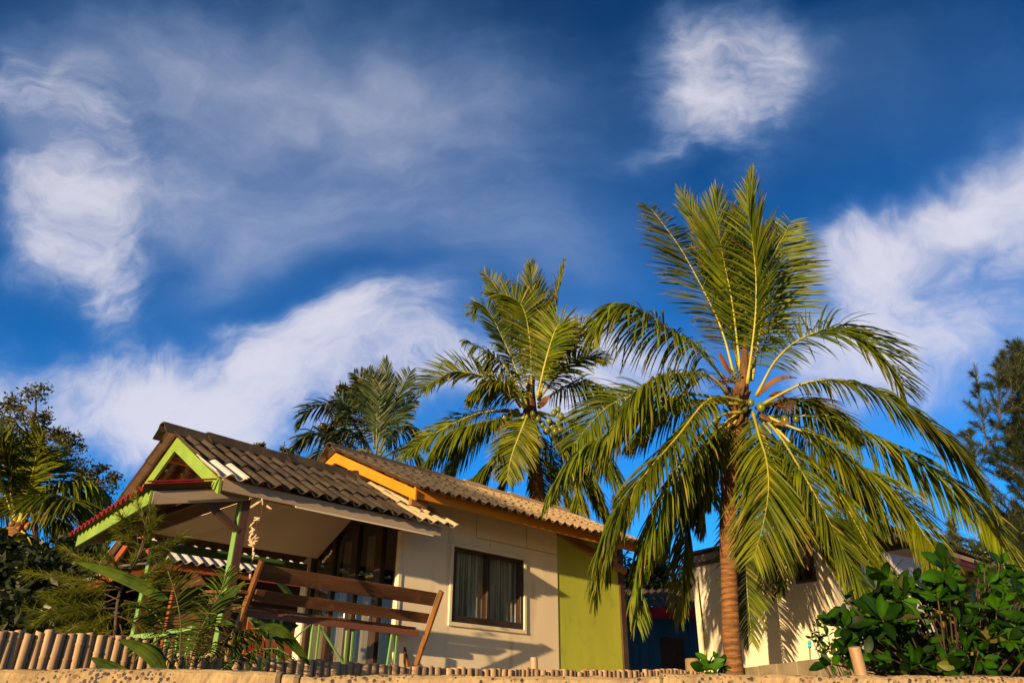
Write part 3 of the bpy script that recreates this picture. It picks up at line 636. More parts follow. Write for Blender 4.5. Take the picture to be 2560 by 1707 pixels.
# railing round the porch
def onplane(px, py, o):
    r = ray(px, py); p0 = H(0, o, 0); k = ((p0-CAM)@Ndir)/(r@Ndir); p = CAM+r*k; return float((p-H.O)@Udir), float(p[2])
def baluster(p0, p1, w):
    m_ = MB(); a = onplane(*p0, 0.24); b = onplane(*p1, 0.24); m_.bar(H(a[0], 0.24, a[1]), H(b[0], 0.24, b[1]), w, w, Ndir); m_.build('railing', M['greenpost'], bung, bevel=0.002)
for (p0, p1) in (((684, 1545), (666, 1690)), ((703, 1550), (690, 1690)), ((783, 1560), (768, 1690)), ((799, 1560), (784, 1690)), ((868, 1575), (858, 1690)), ((882, 1578), (872, 1690)), ((980, 1585), (964, 1690)), ((992, 1588), (984, 1690))): baluster(p0, p1, 0.022)
baluster((734, 1597), (776, 1560), 0.014); baluster((798, 1562), (860, 1660), 0.016)
rl = MB()
for o in np.linspace(-1.55, -0.35, 6): H.box(rl, -3.40, -3.37, o-0.018, o+0.018, 1.60, 2.16)
rl.bar(H(-3.385, -1.68, 2.18), H(-3.385, -0.30, 2.18), 0.05, 0.05); rl.bar(H(-3.385, -1.68, 1.76), H(-3.385, -0.30, 1.76), 0.03, 0.04)
rl.build('railing', M['greenpost'], bung, bevel=0.002)

# neighbouring bungalow of the same build in red and grey, beyond the porch
P0 = onz(355, 1208, 3.15); P1 = onz(273, 1419, 3.15)
H2 = Frame(O0+(P1-P0))
nb = thing('bungalow', H2(-2.5, 0, ZG), 'shaded bungalow with grey corrugated roof and brown red boards behind the porch', 'house')
porch(H2, nb, dict(roof='greysheet', rake='rust', eave='rust', lean='greysheet', fascia='rust', post='rust'), False)
m_ = MB(); H2.box(m_, -2.9, 1.5, -1.7, 0.1, 1.4, 3.3); H2.box(m_, -2.6, 1.5, -1.69, -0.9, 3.301, 3.55); m_.build('wall', M['darkwood'], nb)
m_ = MB(); H2.box(m_, -2.2, -1.2, 0.102, 0.13, 1.6, 2.9); m_.build('door', M['rust'], nb, bevel=0.004)

# ------------------------------------------------------------------ wooden bench with its back to the camera
bench = thing('bench', H(-2.2, 0.3, ZG), 'long brown slatted bench with raked back, seen from behind beside the porch', 'bench')
tl = -0.014
def bslat(name, a0, a1, o_lo, z_lo, o_hi, z_hi, th, mt, bev=0.004):
    m_ = MB(); e = Ndir*th*0.9+np.array([0, 0, -th*0.3]); dz = (a1-a0)*tl
    p = [H(a0, o_lo, z_lo), H(a1, o_lo, z_lo+dz), H(a1, o_hi, z_hi+dz), H(a0, o_hi, z_hi)]
    m_.box8([x-e for x in p]+p); return m_.build(name, mt, bench, bevel=bev)
bslat('back_slat', -3.27, -1.25, 0.452, 2.545, 0.515, 2.668, 0.022, M['benchwood'])
bslat('back_slat', -3.20, -1.22, 0.33, 2.385, 0.375, 2.478, 0.022, M['benchwood'])
bslat('seat_rail', -3.20, -1.24, 0.245, 2.262, 0.245, 2.318, 0.025, M['benchred'])
for i, o in enumerate((0.14, 0.03, -0.08)):
    m_ = MB(); p = [H(-3.2, o, 2.345), H(-1.2, o, 2.345+2*tl), H(-1.2, o-0.085, 2.345+2*tl), H(-3.2, o-0.085, 2.345)]
    m_.box8(p+[x+np.array([0, 0, 0.02]) for x in p]); m_.build('seat_slat', M['benchwood'], bench, bevel=0.003)
for a in (-2.78, -2.28, -1.80, -1.32):
    m_ = MB(); z = 2.325+(a+3.2)*tl; m_.bar(H(a, 0.235, z-0.006), H(a, -0.16, z-0.006), 0.045, 0.04); m_.build('seat_bearer', M['benchpost'], bench, bevel=0.003)
for a in (-3.285, -1.222):
    m_ = MB(); z = (a+3.2)*tl; m_.bar(H(a, 0.545, 2.69+z), H(a, -0.02, 1.55+z), 0.028, 0.062, Ndir); m_.build('back_post', M['benchpost'], bench, bevel=0.003)
    m_ = MB(); m_.bar(H(a, -0.18, 2.50+z), H(a, 0.26, 1.55+z), 0.03, 0.055, Ndir); m_.build('leg', M['benchpost'], bench, bevel=0.003)
m_ = MB(); m_.bar(H(-3.33, 0.42, 2.44), H(-3.33, -0.25, 2.50), 0.09, 0.025); m_.bar(H(-3.32, 0.30, 2.40), H(-3.32, -0.22, 2.42), 0.03, 0.05); m_.build('armrest', M['benchpost'], bench, bevel=0.003)
# cloth hanging under the bench seat
cl = MB(); V = []
for i in range(13):
    for j in range(7):
        t, q = i/12, j/6
        V.append(H(-3.12+0.48*t, 0.20-0.06*math.sin(q*3.1)+0.012*math.sin(i*2.3+j*0.8), 2.285-q*(0.05+0.14*math.sin(t*3.14))-0.006*math.sin(i*1.9)))
cl.add(V, [(i*7+j, (i+1)*7+j, (i+1)*7+j+1, i*7+j+1) for i in range(12) for j in range(6)])
co = cl.build('cloth', M['cloth'], smooth=True, loc=H(-2.9, 0.2, 2.1)); tag(co, 'sagging dull green cloth slung under the left end of the bench', 'cloth')
sd = co.modifiers.new('thick', 'SOLIDIFY'); sd.thickness = 0.006

# ------------------------------------------------------------------ driftwood chime under the porch eave
ch = thing('wind_chime', at(600, 1260, 6.35), 'driftwood wind chime hanging on strings below the porch eave', 'wind chime')
Yc = 6.35
def P2(x, y, dY=0): return at(x, y, Yc+dY)
m_ = MB(); m_.tube([P2(627, 1268), P2(645, 1257, -0.03), P2(660, 1250, 0.02)], [0.010, 0.012, 0.009], 7); m_.tube([P2(655, 1246), P2(657, 1262)], 0.008, 6); m_.build('hanger', M['driftwood'], ch, True)
m_ = MB()
m_.tube([P2(648, 1225), P2(645, 1257)], 0.0022, 4); m_.tube([P2(645, 1257), P2(640, 1330), P2(630, 1400), P2(627, 1450)], 0.0022, 4); m_.tube([P2(655, 1258), P2(652, 1300)], 0.0022, 4); m_.tube([P2(674, 1250), P2(673, 1264)], 0.0022, 4)
m_.build('string', M['cord'], ch)
rn = random.Random(5); y = 1294; k = 0
while y < 1396:
    cxp = 641-6*math.sin((y-1290)/25.0)*(1 if y < 1370 else 0.2)-(y-1294)*0.09
    m_ = MB(); L = rn.uniform(9, 17)*(1 if y < 1365 else 0.6); th = rn.uniform(-0.9, 0.5) if y < 1365 else 1.3+rn.uniform(-0.3, 0.3)
    dx, dy = L*math.cos(th)/2, L*math.sin(th)/2
    off = rn.uniform(-5, 5) if y < 1365 else 0
    m_.tube([P2(cxp+off-dx, y-dy, rn.uniform(-0.02, 0.02)), P2(cxp+off+rn.uniform(-2, 2), y+rn.uniform(-2, 2)), P2(cxp+off+dx, y+dy, rn.uniform(-0.02, 0.02))], [0.0065, 0.0095, 0.006], 7)
    m_.build('driftwood_piece', M['driftwood'], ch, True); y += rn.uniform(5, 8)
for pts in ([(626, 1357), (625, 1342), (634, 1325)], [(625, 1358), (632, 1349), (648, 1343)], [(629, 1362), (638, 1352), (645, 1352)], [(667, 1264), (674, 1269), (680, 1272)], [(626, 1434), (625, 1446)]):
    m_ = MB(); m_.tube([P2(*p) for p in pts], 0.009, 7); m_.build('driftwood_piece', M['driftwood'], ch, True)

# ------------------------------------------------------------------ bamboo fences
def bamboo(r, Ln, seed):
    rnd = random.Random(seed); z = -0.05; zs = [(-0.05, 1)]
    nodes = []; q = rnd.uniform(0.02, 0.18)
    while q < Ln-0.02: nodes.append(q); q += rnd.uniform(0.16, 0.26)
    for nd in nodes: zs += [(nd-0.008, 1), (nd-0.003, 1.06), (nd, 1.10), (nd+0.004, 1.02), (nd+0.010, 0.97), (nd+0.03, 1)]
    zs += [(Ln-0.006, 0.99), (Ln, 0.955)]; zs.sort()
    m_ = MB(); seg = 14; V = []; wob = [rnd.uniform(0, 6) for _ in range(3)]; cut = rnd.uniform(-0.006, 0.006)
    for (z, k) in zs:
        for i in range(seg):
            th = 6.2832*i/seg; rr = r*k*(1+0.03*math.sin(2*th+wob[0]))
            V.append((rr*math.cos(th)+0.006*math.sin(z*7+wob[1]), rr*math.sin(th), z+(cut*math.cos(th+wob[2]) if z > Ln-0.008 else 0)))
    n = len(zs); Fc = [(j*seg+i, j*seg+(i+1) % seg, (j+1)*seg+(i+1) % seg, (j+1)*seg+i) for j in range(n-1) for i in range(seg)]
    m_.add(V, Fc, 0)
    b = (n-1)*seg                              # rim and hollow
    V2 = [np.array(V[b+i])*np.array([0.78, 0.78, 1]) for i in range(seg)]+[np.array(V[b+i])*np.array([0.7, 0.7, 1])-np.array([0, 0, 0.03]) for i in range(seg)]
    base = m_.n; m_.v.append(np.array(V2)); m_.n += 2*seg
    for i in range(seg):
        j = (i+1) % seg
        m_.f += [(b+i, b+j, base+j, base+i), (base+i, base+j, base+seg+j, base+seg+i)]; m_.mi += [0, 1]
    m_.f.append(tuple(base+seg+i for i in range(seg))); m_.mi.append(1)
    me = bpy.data.meshes.new('bamboo_pole'); me.from_pydata(np.concatenate(m_.v).tolist(), [], m_.f)
    me.materials.append(M['bamboo']); me.materials.append(M['bambooin']); me.polygons.foreach_set('material_index', m_.mi)
    me.polygons.foreach_set('use_smooth', [True]*len(m_.f)); me.update(); return me
rb = random.Random(11)
def fence(label, s0, s1, o0, o1, dia, ztop, jit, seed, gaps=()):
    root = thing('bamboo_fence', H(s0, o0, ZG), label, 'fence', 'bamboo fences')
    variants = [bamboo(0.5, 1.0*18, seed+i) for i in range(0)]
    s = s0
    while s < s1:
        d = dia*rb.choice([0.80, 0.92, 1, 1, 1.05, 1.12]); s += d/2
        t = (s-s0)/(s1-s0); o = o0+(o1-o0)*t+rb.uniform(-0.006, 0.006)
        pw = H(s, o, 1.85); dv_ = pw-CAM; px_ = CX+F*(dv_@rt)/(dv_@fw)
        zt = at(px_, float(np.interp(px_, ztop[0], ztop[1])), pw[1])[2]+rb.uniform(-jit, jit)
        if rb.random() < 0.06: zt -= rb.uniform(0.006, 0.025)
        if any(a < t < b for a, b in gaps): s += d/2; continue
        me = bamboo(d*0.515, zt-ZG, seed+int(s*1000)); q = bpy.data.objects.new('bamboo_pole', me); COL.objects.link(q)
        q.parent = root; q.location = tuple(H(s, o, ZG)-WL[root]); q.rotation_euler = (rb.uniform(-0.008, 0.008), rb.uniform(-0.008, 0.008), rb.uniform(0, 6.28))
        s += d/2-rb.uniform(0.000, 0.003)
    m_ = MB(); m_.bar(H(s0, o0-dia*0.62, ZG+0.12), H(s1, o1-dia*0.62, ZG+0.12), 0.012, 0.03); m_.build('rail', M['stump'], root)
    return root
def s_at(px, o):                               # house coordinate s where the ray column px meets the plane o
    p0 = H(0, o, 0); r = ray(px, 1650); k = ((p0-CAM)@Ndir)/(r@Ndir); return float((CAM+r*k-H.O)@Udir)
fence('tall close set bamboo pole fence at the left, sand coloured', s_at(-60, 2.2), s_at(505, 2.2), 2.2, 2.2, 0.050, ((-80, 100, 200, 350, 395, 440, 520), (1577, 1577, 1583, 1592, 1612, 1622, 1636)), 0.005, 100)
fence('long low fence of grey pink bamboo stubs running towards the palm trunk', s_at(510, 2.15), s_at(1795, 2.2), 2.15, 2.2, 0.064, ((510, 600, 800, 1000, 1200, 1500, 1700, 1760, 1800), (1634, 1640, 1650, 1664, 1670, 1675, 1672, 1680, 1688)), 0.006, 300, gaps=((0.385, 0.392),))
m_ = bamboo(0.032, 0.43, 77); q = bpy.data.objects.new('bamboo_post', m_); COL.objects.link(q); q.location = tuple(H(s_at(1340, 2.12), 2.10, ZG)); WL[q] = np.array(q.location)
tag(q, 'single taller bamboo post standing up above the low fence before the window wall', 'post')

# ------------------------------------------------------------------ white building, right
Wd = nrm((0.547, -0.837, 0)); Wn = nrm((-0.837, -0.547, 0))   # wall runs towards the camera on the right
PW = at(1935, 1500, 11.15); PW[2] = 0
def onW(px, py):
    r = ray(px, py); k = ((PW-CAM)@Wn)/(r@Wn); p = CAM+r*k; return float((p-PW)@Wd), p[2]
def Wp(a, d, z): return PW+Wd*a+Wn*d+np.array([0, 0, z])
def wbox(m_, a0, a1, d0, d1, z0, z1): m_.box8([Wp(a0, d0, z0), Wp(a1, d0, z0), Wp(a1, d1, z0), Wp(a0, d1, z0), Wp(a0, d0, z1), Wp(a1, d0, z1), Wp(a1, d1, z1), Wp(a0, d1, z1)])
aL, _ = onW(1742, 1560); aR, _ = onW(2088, 1500); aT, zT = onW(1935, 1378); aw0, wz1 = onW(1982, 1398); aw1, wz0 = onW(2042, 1446)
wz0 -= 0.03
wb = thing('white_house', Wp(0, 0, ZG), 'white rendered house with one small dark window behind the big palm', 'house')
m_ = MB()
wbox(m_, aL, aw0, -0.2, 0, 1.4, zT); wbox(m_, aw1, aR, -0.2, 0, 1.4, zT); wbox(m_, aw0, aw1, -0.2, 0, 1.4, wz0); wbox(m_, aw0, aw1, -0.2, 0, wz1, zT)
m_.build('wall', M['white'], wb)
m_ = MB()
for (a0, a1, z0, z1) in ((aw0, aw1, wz1-0.04, wz1), (aw0, aw1, wz0, wz0+0.04), (aw0, aw0+0.04, wz0+0.041, wz1-0.041), (aw1-0.04, aw1, wz0+0.041, wz1-0.041)): wbox(m_, a0, a1, -0.08, 0.012, z0, z1)
ww = m_.build('window', M['winframe'], wb, bevel=0.003)
m_ = MB(); wbox(m_, aw0+0.03, aw1-0.03, -0.07, -0.065, wz0+0.03, wz1-0.03); m_.build('pane', M['glass'], ww)
m_ = MB(); wbox(m_, aw0-0.4, aw1+0.4, -0.42, -0.40, wz0-0.3, wz1+0.30); m_.build('room_shade_panel', M['dark'], wb)
m_ = MB(); wbox(m_, aL-0.25, aR+0.1, -0.1, 0.06, zT+0.002, zT+0.05); m_.build('wall_plate', M['darkwood'], wb)
m_ = MB(); wbox(m_, aL, aR, -0.2, -0.02, zT+0.052, zT+0.18); m_.build('upper_wall', M['taupe'], wb)
m_ = MB(); wbox(m_, aL-0.12, aR+0.12, -2.2, 0.08, zT+0.183, zT+0.225); m_.build('roof_slab', M['rooftile'], wb)
m_ = MB(); c0 = Wp(aR, -0.001, 0); e1 = -Wn; 
# face turning away to the right, its shade put into the lavender colour
def sbox(m_, t0, t1, w0, w1, z0, z1):
    q = lambda t, w, z: c0+e1*t+Wd*w+np.array([0, 0, z])
    m_.box8([q(t0, w0, z0), q(t1, w0, z0), q(t1, w1, z0), q(t0, w1, z0), q(t0, w0, z1), q(t1, w0, z1), q(t1, w1, z1), q(t0, w1, z1)])
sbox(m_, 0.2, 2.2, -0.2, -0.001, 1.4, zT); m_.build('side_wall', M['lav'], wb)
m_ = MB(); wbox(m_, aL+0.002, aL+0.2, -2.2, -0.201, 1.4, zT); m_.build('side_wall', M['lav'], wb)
# long low house further right: lavender and yellow walls, purple board, tiled roof
yh = thing('yellow_house', at(2450, 1690, 12.0), 'low house with yellow wall, purple fascia and tiled roof behind the broad leaved shrub', 'house')
A_, B_ = at(2235, 1318, 12.6), at(2620, 1452, 10.6)
dv = nrm([B_[0]-A_[0], B_[1]-A_[1], 0]); zr = A_[2]
B_ = onz(2620, 1448, zr)
dv = nrm(B_-A_); Lr = np.linalg.norm(B_-A_)+0.3; nv = np.array([dv[1], -dv[0], 0]); nv = nv if nv[1] < 0 else -nv
def Yp(a, d, z): return A_+dv*a+nv*d+np.array([0, 0, z-A_[2]])
def ybox(m_, a0, a1, d0, d1, z0, z1): m_.box8([Yp(a0, d0, z0), Yp(a1, d0, z0), Yp(a1, d1, z0), Yp(a0, d1, z0), Yp(a0, d0, z1), Yp(a1, d0, z1), Yp(a1, d1, z1), Yp(a0, d1, z1)])
m_ = MB(); ybox(m_, -0.4, Lr, -0.03, 0.0, zr-0.17, zr-0.09); m_.build('eave_board', M['greyplank'], yh)
m_ = MB(); ybox(m_, -0.4, Lr, -0.06, -0.032, zr-0.27, zr-0.14); m_.build('fascia', M['purple'], yh)
m_ = MB(); ybox(m_, -0.4, Lr, -0.6, -0.062, zr-0.275, zr-0.25); m_.build('soffit', M['lav'], yh)
m_ = MB(); ybox(m_, 0.55, Lr, -0.68, -0.6, 1.4, zr-0.25); m_.build('wall', M['yellow'], yh)
m_ = MB(); ybox(m_, -1.2, 0.549, -0.68, -0.6, 1.4, zr-0.25); m_.build('wall', M['lav'], yh)
class YF:
    def __call__(s, a, o, z): return Yp(a, o, z)
corrugated(YF(), -0.5, Lr, -1.6, zr+0.42, 0.06, zr-0.06, 5, 0.13, 0.02, 0.02, thick=0.012, seed=12)[0].build('tiled_roof', [M['rooftile'], M['underside']], yh)
# concrete plinth behind the seawall
pl = thing('low_wall', at(1980, 1690, 8.9), 'low grey concrete block wall at the foot of the white house', 'wall')
p = [at(1852, 1668, 9.6), at(2115, 1650, 7.6)]
d1 = nrm([p[1][0]-p[0][0], p[1][1]-p[0][1], 0]); n1 = np.array([-d1[1], d1[0], 0]); zt = p[0][2]
Lp = np.linalg.norm((p[1]-p[0])[:2]); x = 0.0; rn = random.Random(3)
m_ = MB()
while x < Lp+0.8:
    w = 0.40; b0 = np.array([p[0][0], p[0][1], 0])+d1*(x+0.004); b1 = b0+d1*(w-0.008)
    h0 = zt+rn.uniform(-0.006, 0.006)
    m_.box8([b0+[0, 0, 1.4], b1+[0, 0, 1.4], b1+n1*0.15+[0, 0, 1.4], b0+n1*0.15+[0, 0, 1.4], b0+[0, 0, h0], b1+[0, 0, h0], b1+n1*0.15+[0, 0, h0], b0+n1*0.15+[0, 0, h0]]); x += w
m_.build('blocks', M['plinth'], pl, bevel=0.008)

# blue hut between the houses
bh = thing('blue_hut', at(1650, 1690, 15), 'dark blue plank hut with red scalloped roof edge between the houses', 'hut')
Yb = 15.0
def bx(m_, x0, x1, y0, y1, d0, d1, skew=0.0):
    a = at(x0, y0, Yb); b = at(x1, y1, Yb); X0, X1 = a[0], b[0]; Z1, Z0 = a[2], b[2]
    m_.box8([(X0, Yb+d0, Z0), (X1, Yb+d0, Z0), (X1, Yb+d1, Z0), (X0, Yb+d1, Z0), (X0, Yb+d0, Z1), (X1, Yb+d0, Z1), (X1, Yb+d1, Z1), (X0, Yb+d1, Z1)])
m_ = MB()
X0 = at(1520, 1700, Yb)[0]; X1 = at(1790, 1700, Yb)[0]; zt = at(1650, 1530, Yb)[2]; x = X0; i = 0
while x < X1:
    m_.box8([(x, Yb+0.012*(i % 2), 1.4), (x+0.148, Yb+0.012*(i % 2), 1.4), (x+0.148, Yb+0.1, 1.4), (x, Yb+0.1, 1.4), (x, Yb+0.012*(i % 2), zt), (x+0.148, Yb+0.012*(i % 2), zt), (x+0.148, Yb+0.1, zt), (x, Yb+0.1, zt)]); x += 0.152; i += 1
m_.build('plank_wall', M['bluewood'], bh)
m_ = MB(); bx(m_, 1650, 1714, 1594, 1690, -0.05, -0.002); dd = m_.build('door', M['darkwood'], bh, bevel=0.01)
m_ = MB()
for (x0, x1, y0, y1) in ((1656, 1686, 1602, 1634), (1656, 1686, 1640, 1685), (1692, 1709, 1602, 1634), (1692, 1709, 1640, 1685)): bx(m_, x0, x1, y0, y1, -0.065, -0.051)
m_.build('door_panel', M['winframe'], dd, bevel=0.004)
class BF:
    def __call__(s, a, o, z): return np.array([a, Yb+o, z])
ze = at(1650, 1536, Yb)[2]
corrugated(BF(), X0, X1, 1.2, ze+0.62, -0.45, ze+0.05, 2, 0.16, 0.025, 0.02, seed=9)[0].build('roof', [M['rooftile'], M['underside']], bh)
m_ = MB(); V = []; nn_ = 96
for i in range(nn_+1):
    x = X0+(X1-X0)*i/nn_; V += [(x, Yb-0.47, ze+0.085), (x, Yb-0.47, ze-0.10-0.03*abs(math.sin(i*0.55)))]
V += [(v[0], v[1]+0.015, v[2]) for v in V]; k = 2*(nn_+1)
m_.add(V, [(2*i, 2*i+1, 2*i+3, 2*i+2) for i in range(nn_)]+[(k+2*i, k+2*i+2, k+2*i+3, k+2*i+1) for i in range(nn_)]+[(2*i+1, k+2*i+1, k+2*i+3, 2*i+3) for i in range(nn_)])
m_.build('scalloped_fascia', M['redpaint'], bh)
# stump, leaning bamboo, stake, pipe
m_ = MB(); b = at(1732, 1690, 12.2); t = at(1729, 1645, 12.2)
m_.tube([(b[0], b[1], 1.45), (b[0], b[1], 1.7), (t[0], t[1], t[2]-0.02), (t[0], t[1], t[2])], [0.115, 0.108, 0.10, 0.09], 14)
o = m_.build('stump', M['stump'], smooth=False, loc=(b[0], b[1], 1.5)); tag(o, 'short weathered tree stump beside the left edge of the white house', 'stump')
m_ = MB(); m_.tube([at(1768, 1700, 10.9), at(1765, 1640, 10.95), at(1757, 1560, 11.2), at(1748, 1480, 11.6), at(1744, 1440, 11.8)], [0.016, 0.016, 0.014, 0.011, 0.008], 8)
o = m_.build('cane', M['rachis'], smooth=True, loc=at(1768, 1700, 10.9)); tag(o, 'thin yellow cane leaning on the left end of the white wall', 'cane')
me = bamboo(0.034, 0.62, 55); o = bpy.data.objects.new('stake', me); COL.objects.link(o); b = at(2168, 1690, 4.7); o.location = (b[0], b[1], 1.255); o.rotation_euler = (0.03, -0.13, 0.4); WL[o] = np.array(o.location)
o.scale = (1, 1, 1.0); tag(o, 'pale bamboo stake leaning left in front of the broad leaved shrub', 'stake')
pp = thing('water_pipe', at(2026, 1680, 9.2), 'thin upright pipe with a turquoise tap head against the white wall', 'pipe')
m_ = MB(); m_.tube([at(2028, 1690, 9.1), at(2024, 1615, 9.25)], 0.008, 8); m_.build('riser', M['plinth'], pp, True)
m_ = MB(); m_.tube([at(2024, 1617, 9.25), at(2023.5, 1606, 9.27)], 0.019, 10); m_.ball(at(2023.5, 1605, 9.27), 0.022); m_.build('tap_head', M['cyan'], pp, True)

# ------------------------------------------------------------------ palms
def frond(root, pts, Lmax, nl=62, petiole=0.16, nh=None, droop=1.2, seed=0, leaf='frond', rr=0.021, width=0.034, spread=1.0, ragged=0.0, vee=0.25, name='frond', ang0=1.35, ang1=0.70, sides=(1, 1)):
    Lmax *= 1.38; width *= 0.86; nl = int(nl*1.75)
    rnd = np.random.default_rng(seed)
    C_, L = spline(pts, 90)
    T = np.gradient(C_, axis=0); T /= np.linalg.norm(T, axis=1)[:, None]
    m_ = MB(); q = MB()
    rad = [max(0.0035, rr*(1.25 if i < 6 else 1.0)*(1-0.88*(i/89)**0.8)) for i in range(90)]
    q.tube(C_[::3], rad[::3], 6)
    Zv = np.array([0, 0, 1.0]); V = []; Fc = []; K = 5; b = 0; CL = []; wave = rnd.uniform(0, 6.28)
    nl2 = int(nl)
    for sgn, sidek in ((1, sides[0]), (-1, sides[1])):
        skip = 0
        for i in range(nl2):
            t = petiole+(1-petiole)*((i+0.5)/nl2)
            t = min(0.995, t+rnd.normal(0, 0.003)); x = (t-petiole)/(1-petiole)
            if ragged and skip <= 0 and rnd.random() < ragged: skip = rnd.integers(1, 5)
            if skip > 0: skip -= 1; continue
            f = t*89; j = int(f); p = C_[j]+(C_[min(j+1, 89)]-C_[j])*(f-j); tg = T[j]
            N = np.array(nh, float) if nh is not None else Zv
            N = N-tg*(N@tg)
            if np.linalg.norm(N) < 0.15: N = np.array([0.3, -1, 0.1])-tg*(np.array([0.3, -1, 0.1])@tg)
            N = N/np.linalg.norm(N); S = np.cross(tg, N)
            prof = (0.42+0.58*math.sin(min(1, x/0.45)*math.pi/2))*(1-0.74*max(0, (x-0.45)/0.55)**1.6)
            ln = Lmax*prof*sidek*rnd.uniform(0.86, 1.08)
            a = (ang0+(ang1-ang0)*x)+rnd.normal(0, 0.05)
            d = tg*math.cos(a)+S*sgn*math.sin(a)*spread+N*(vee+rnd.normal(0, 0.10)); dr = droop*rnd.uniform(0.7, 1.35)
            d[2] -= 0.42*max(0, dr-0.35); d /= np.linalg.norm(d)
            wv_ = np.cross(d, N*0.8+S*sgn*0.5+rnd.normal(0, 0.5, 3)); wv_ /= np.linalg.norm(wv_)
            w = width*rnd.uniform(0.8, 1.15)*(0.7+0.5*math.sin(x*3.14))
            pos = p.copy(); kink = rnd.random() < 0.06; ti = np.clip(rnd.normal(0.98, 0.24), .45, 1.5)*(1+.15*math.sin(x*9+wave)); dryt = rnd.random() < .22; dryall = .75 if rnd.random() < .025 else 0
            for k in range(K+1):
                s = k/K
                ww = w*(0.55+0.9*s if s < 0.35 else (0.865+0.2*(s-0.35))*(1-((s-0.35)/0.65)**2.2))*0.5
                ww = max(ww, 0.0012)
                mid = pos+np.cross(wv_, d)*ww*0.6
                V += [pos-wv_*ww, mid, pos+wv_*ww]; CL += [(ti, max(dryall, (.85 if k == K else .35 if k == K-1 else 0)*dryt))]*3
                dd = d+np.array([0, 0, -1.0])*dr*(s**1.1)*0.9
                if kink and s > 0.4: dd = dd+np.array([0, 0, -2.0])
                dd /= np.linalg.norm(dd); pos = pos+dd*ln/K
                wv_ = wv_-dd*(wv_@dd)*0.8; wv_ /= np.linalg.norm(wv_)
            for k in range(K):
                o = b+k*3
                Fc += [(o, o+1, o+4, o+3), (o+1, o+2, o+5, o+4)]
            b += 3*(K+1)
    m_.add(V, Fc, col=CL)
    fr = m_.build(name, M[leaf], root, smooth=True)
    q.build('midrib', M['fibre'] if leaf == 'drydead' else M['coolrib'] if leaf in ('froncool', 'blade') else M['rachis'], fr, smooth=True)
    return fr
def palm_trunk(root, pts, rads, mt, bumps=True, name='trunk'):
    C_, L = spline(pts, 150); n = len(pts); m_ = MB()
    rr = np.interp(np.linspace(0, 1, 150), np.linspace(0, 1, len(rads)), rads)
    if bumps: rr = rr*np.array([1+0.012*math.sin(i*0.9+math.sin(i*0.37)*2.3)+0.010*math.sin(i*2.7+math.sin(i*.6)*2) for i in range(150)])
    m_.tube(C_, list(rr), 20); return m_.build(name, mt, root, smooth=True)
def coconuts(root, cs, r, mt, seed=0):
    rnd = random.Random(seed)
    for c in cs:
        m_ = MB(); rr = r*rnd.uniform(0.85, 1.12); m_.ball(c, rr, 12, 8, (0.92, 0.92, 1.12))
        m_.build('coconut', M[mt], root, smooth=True)

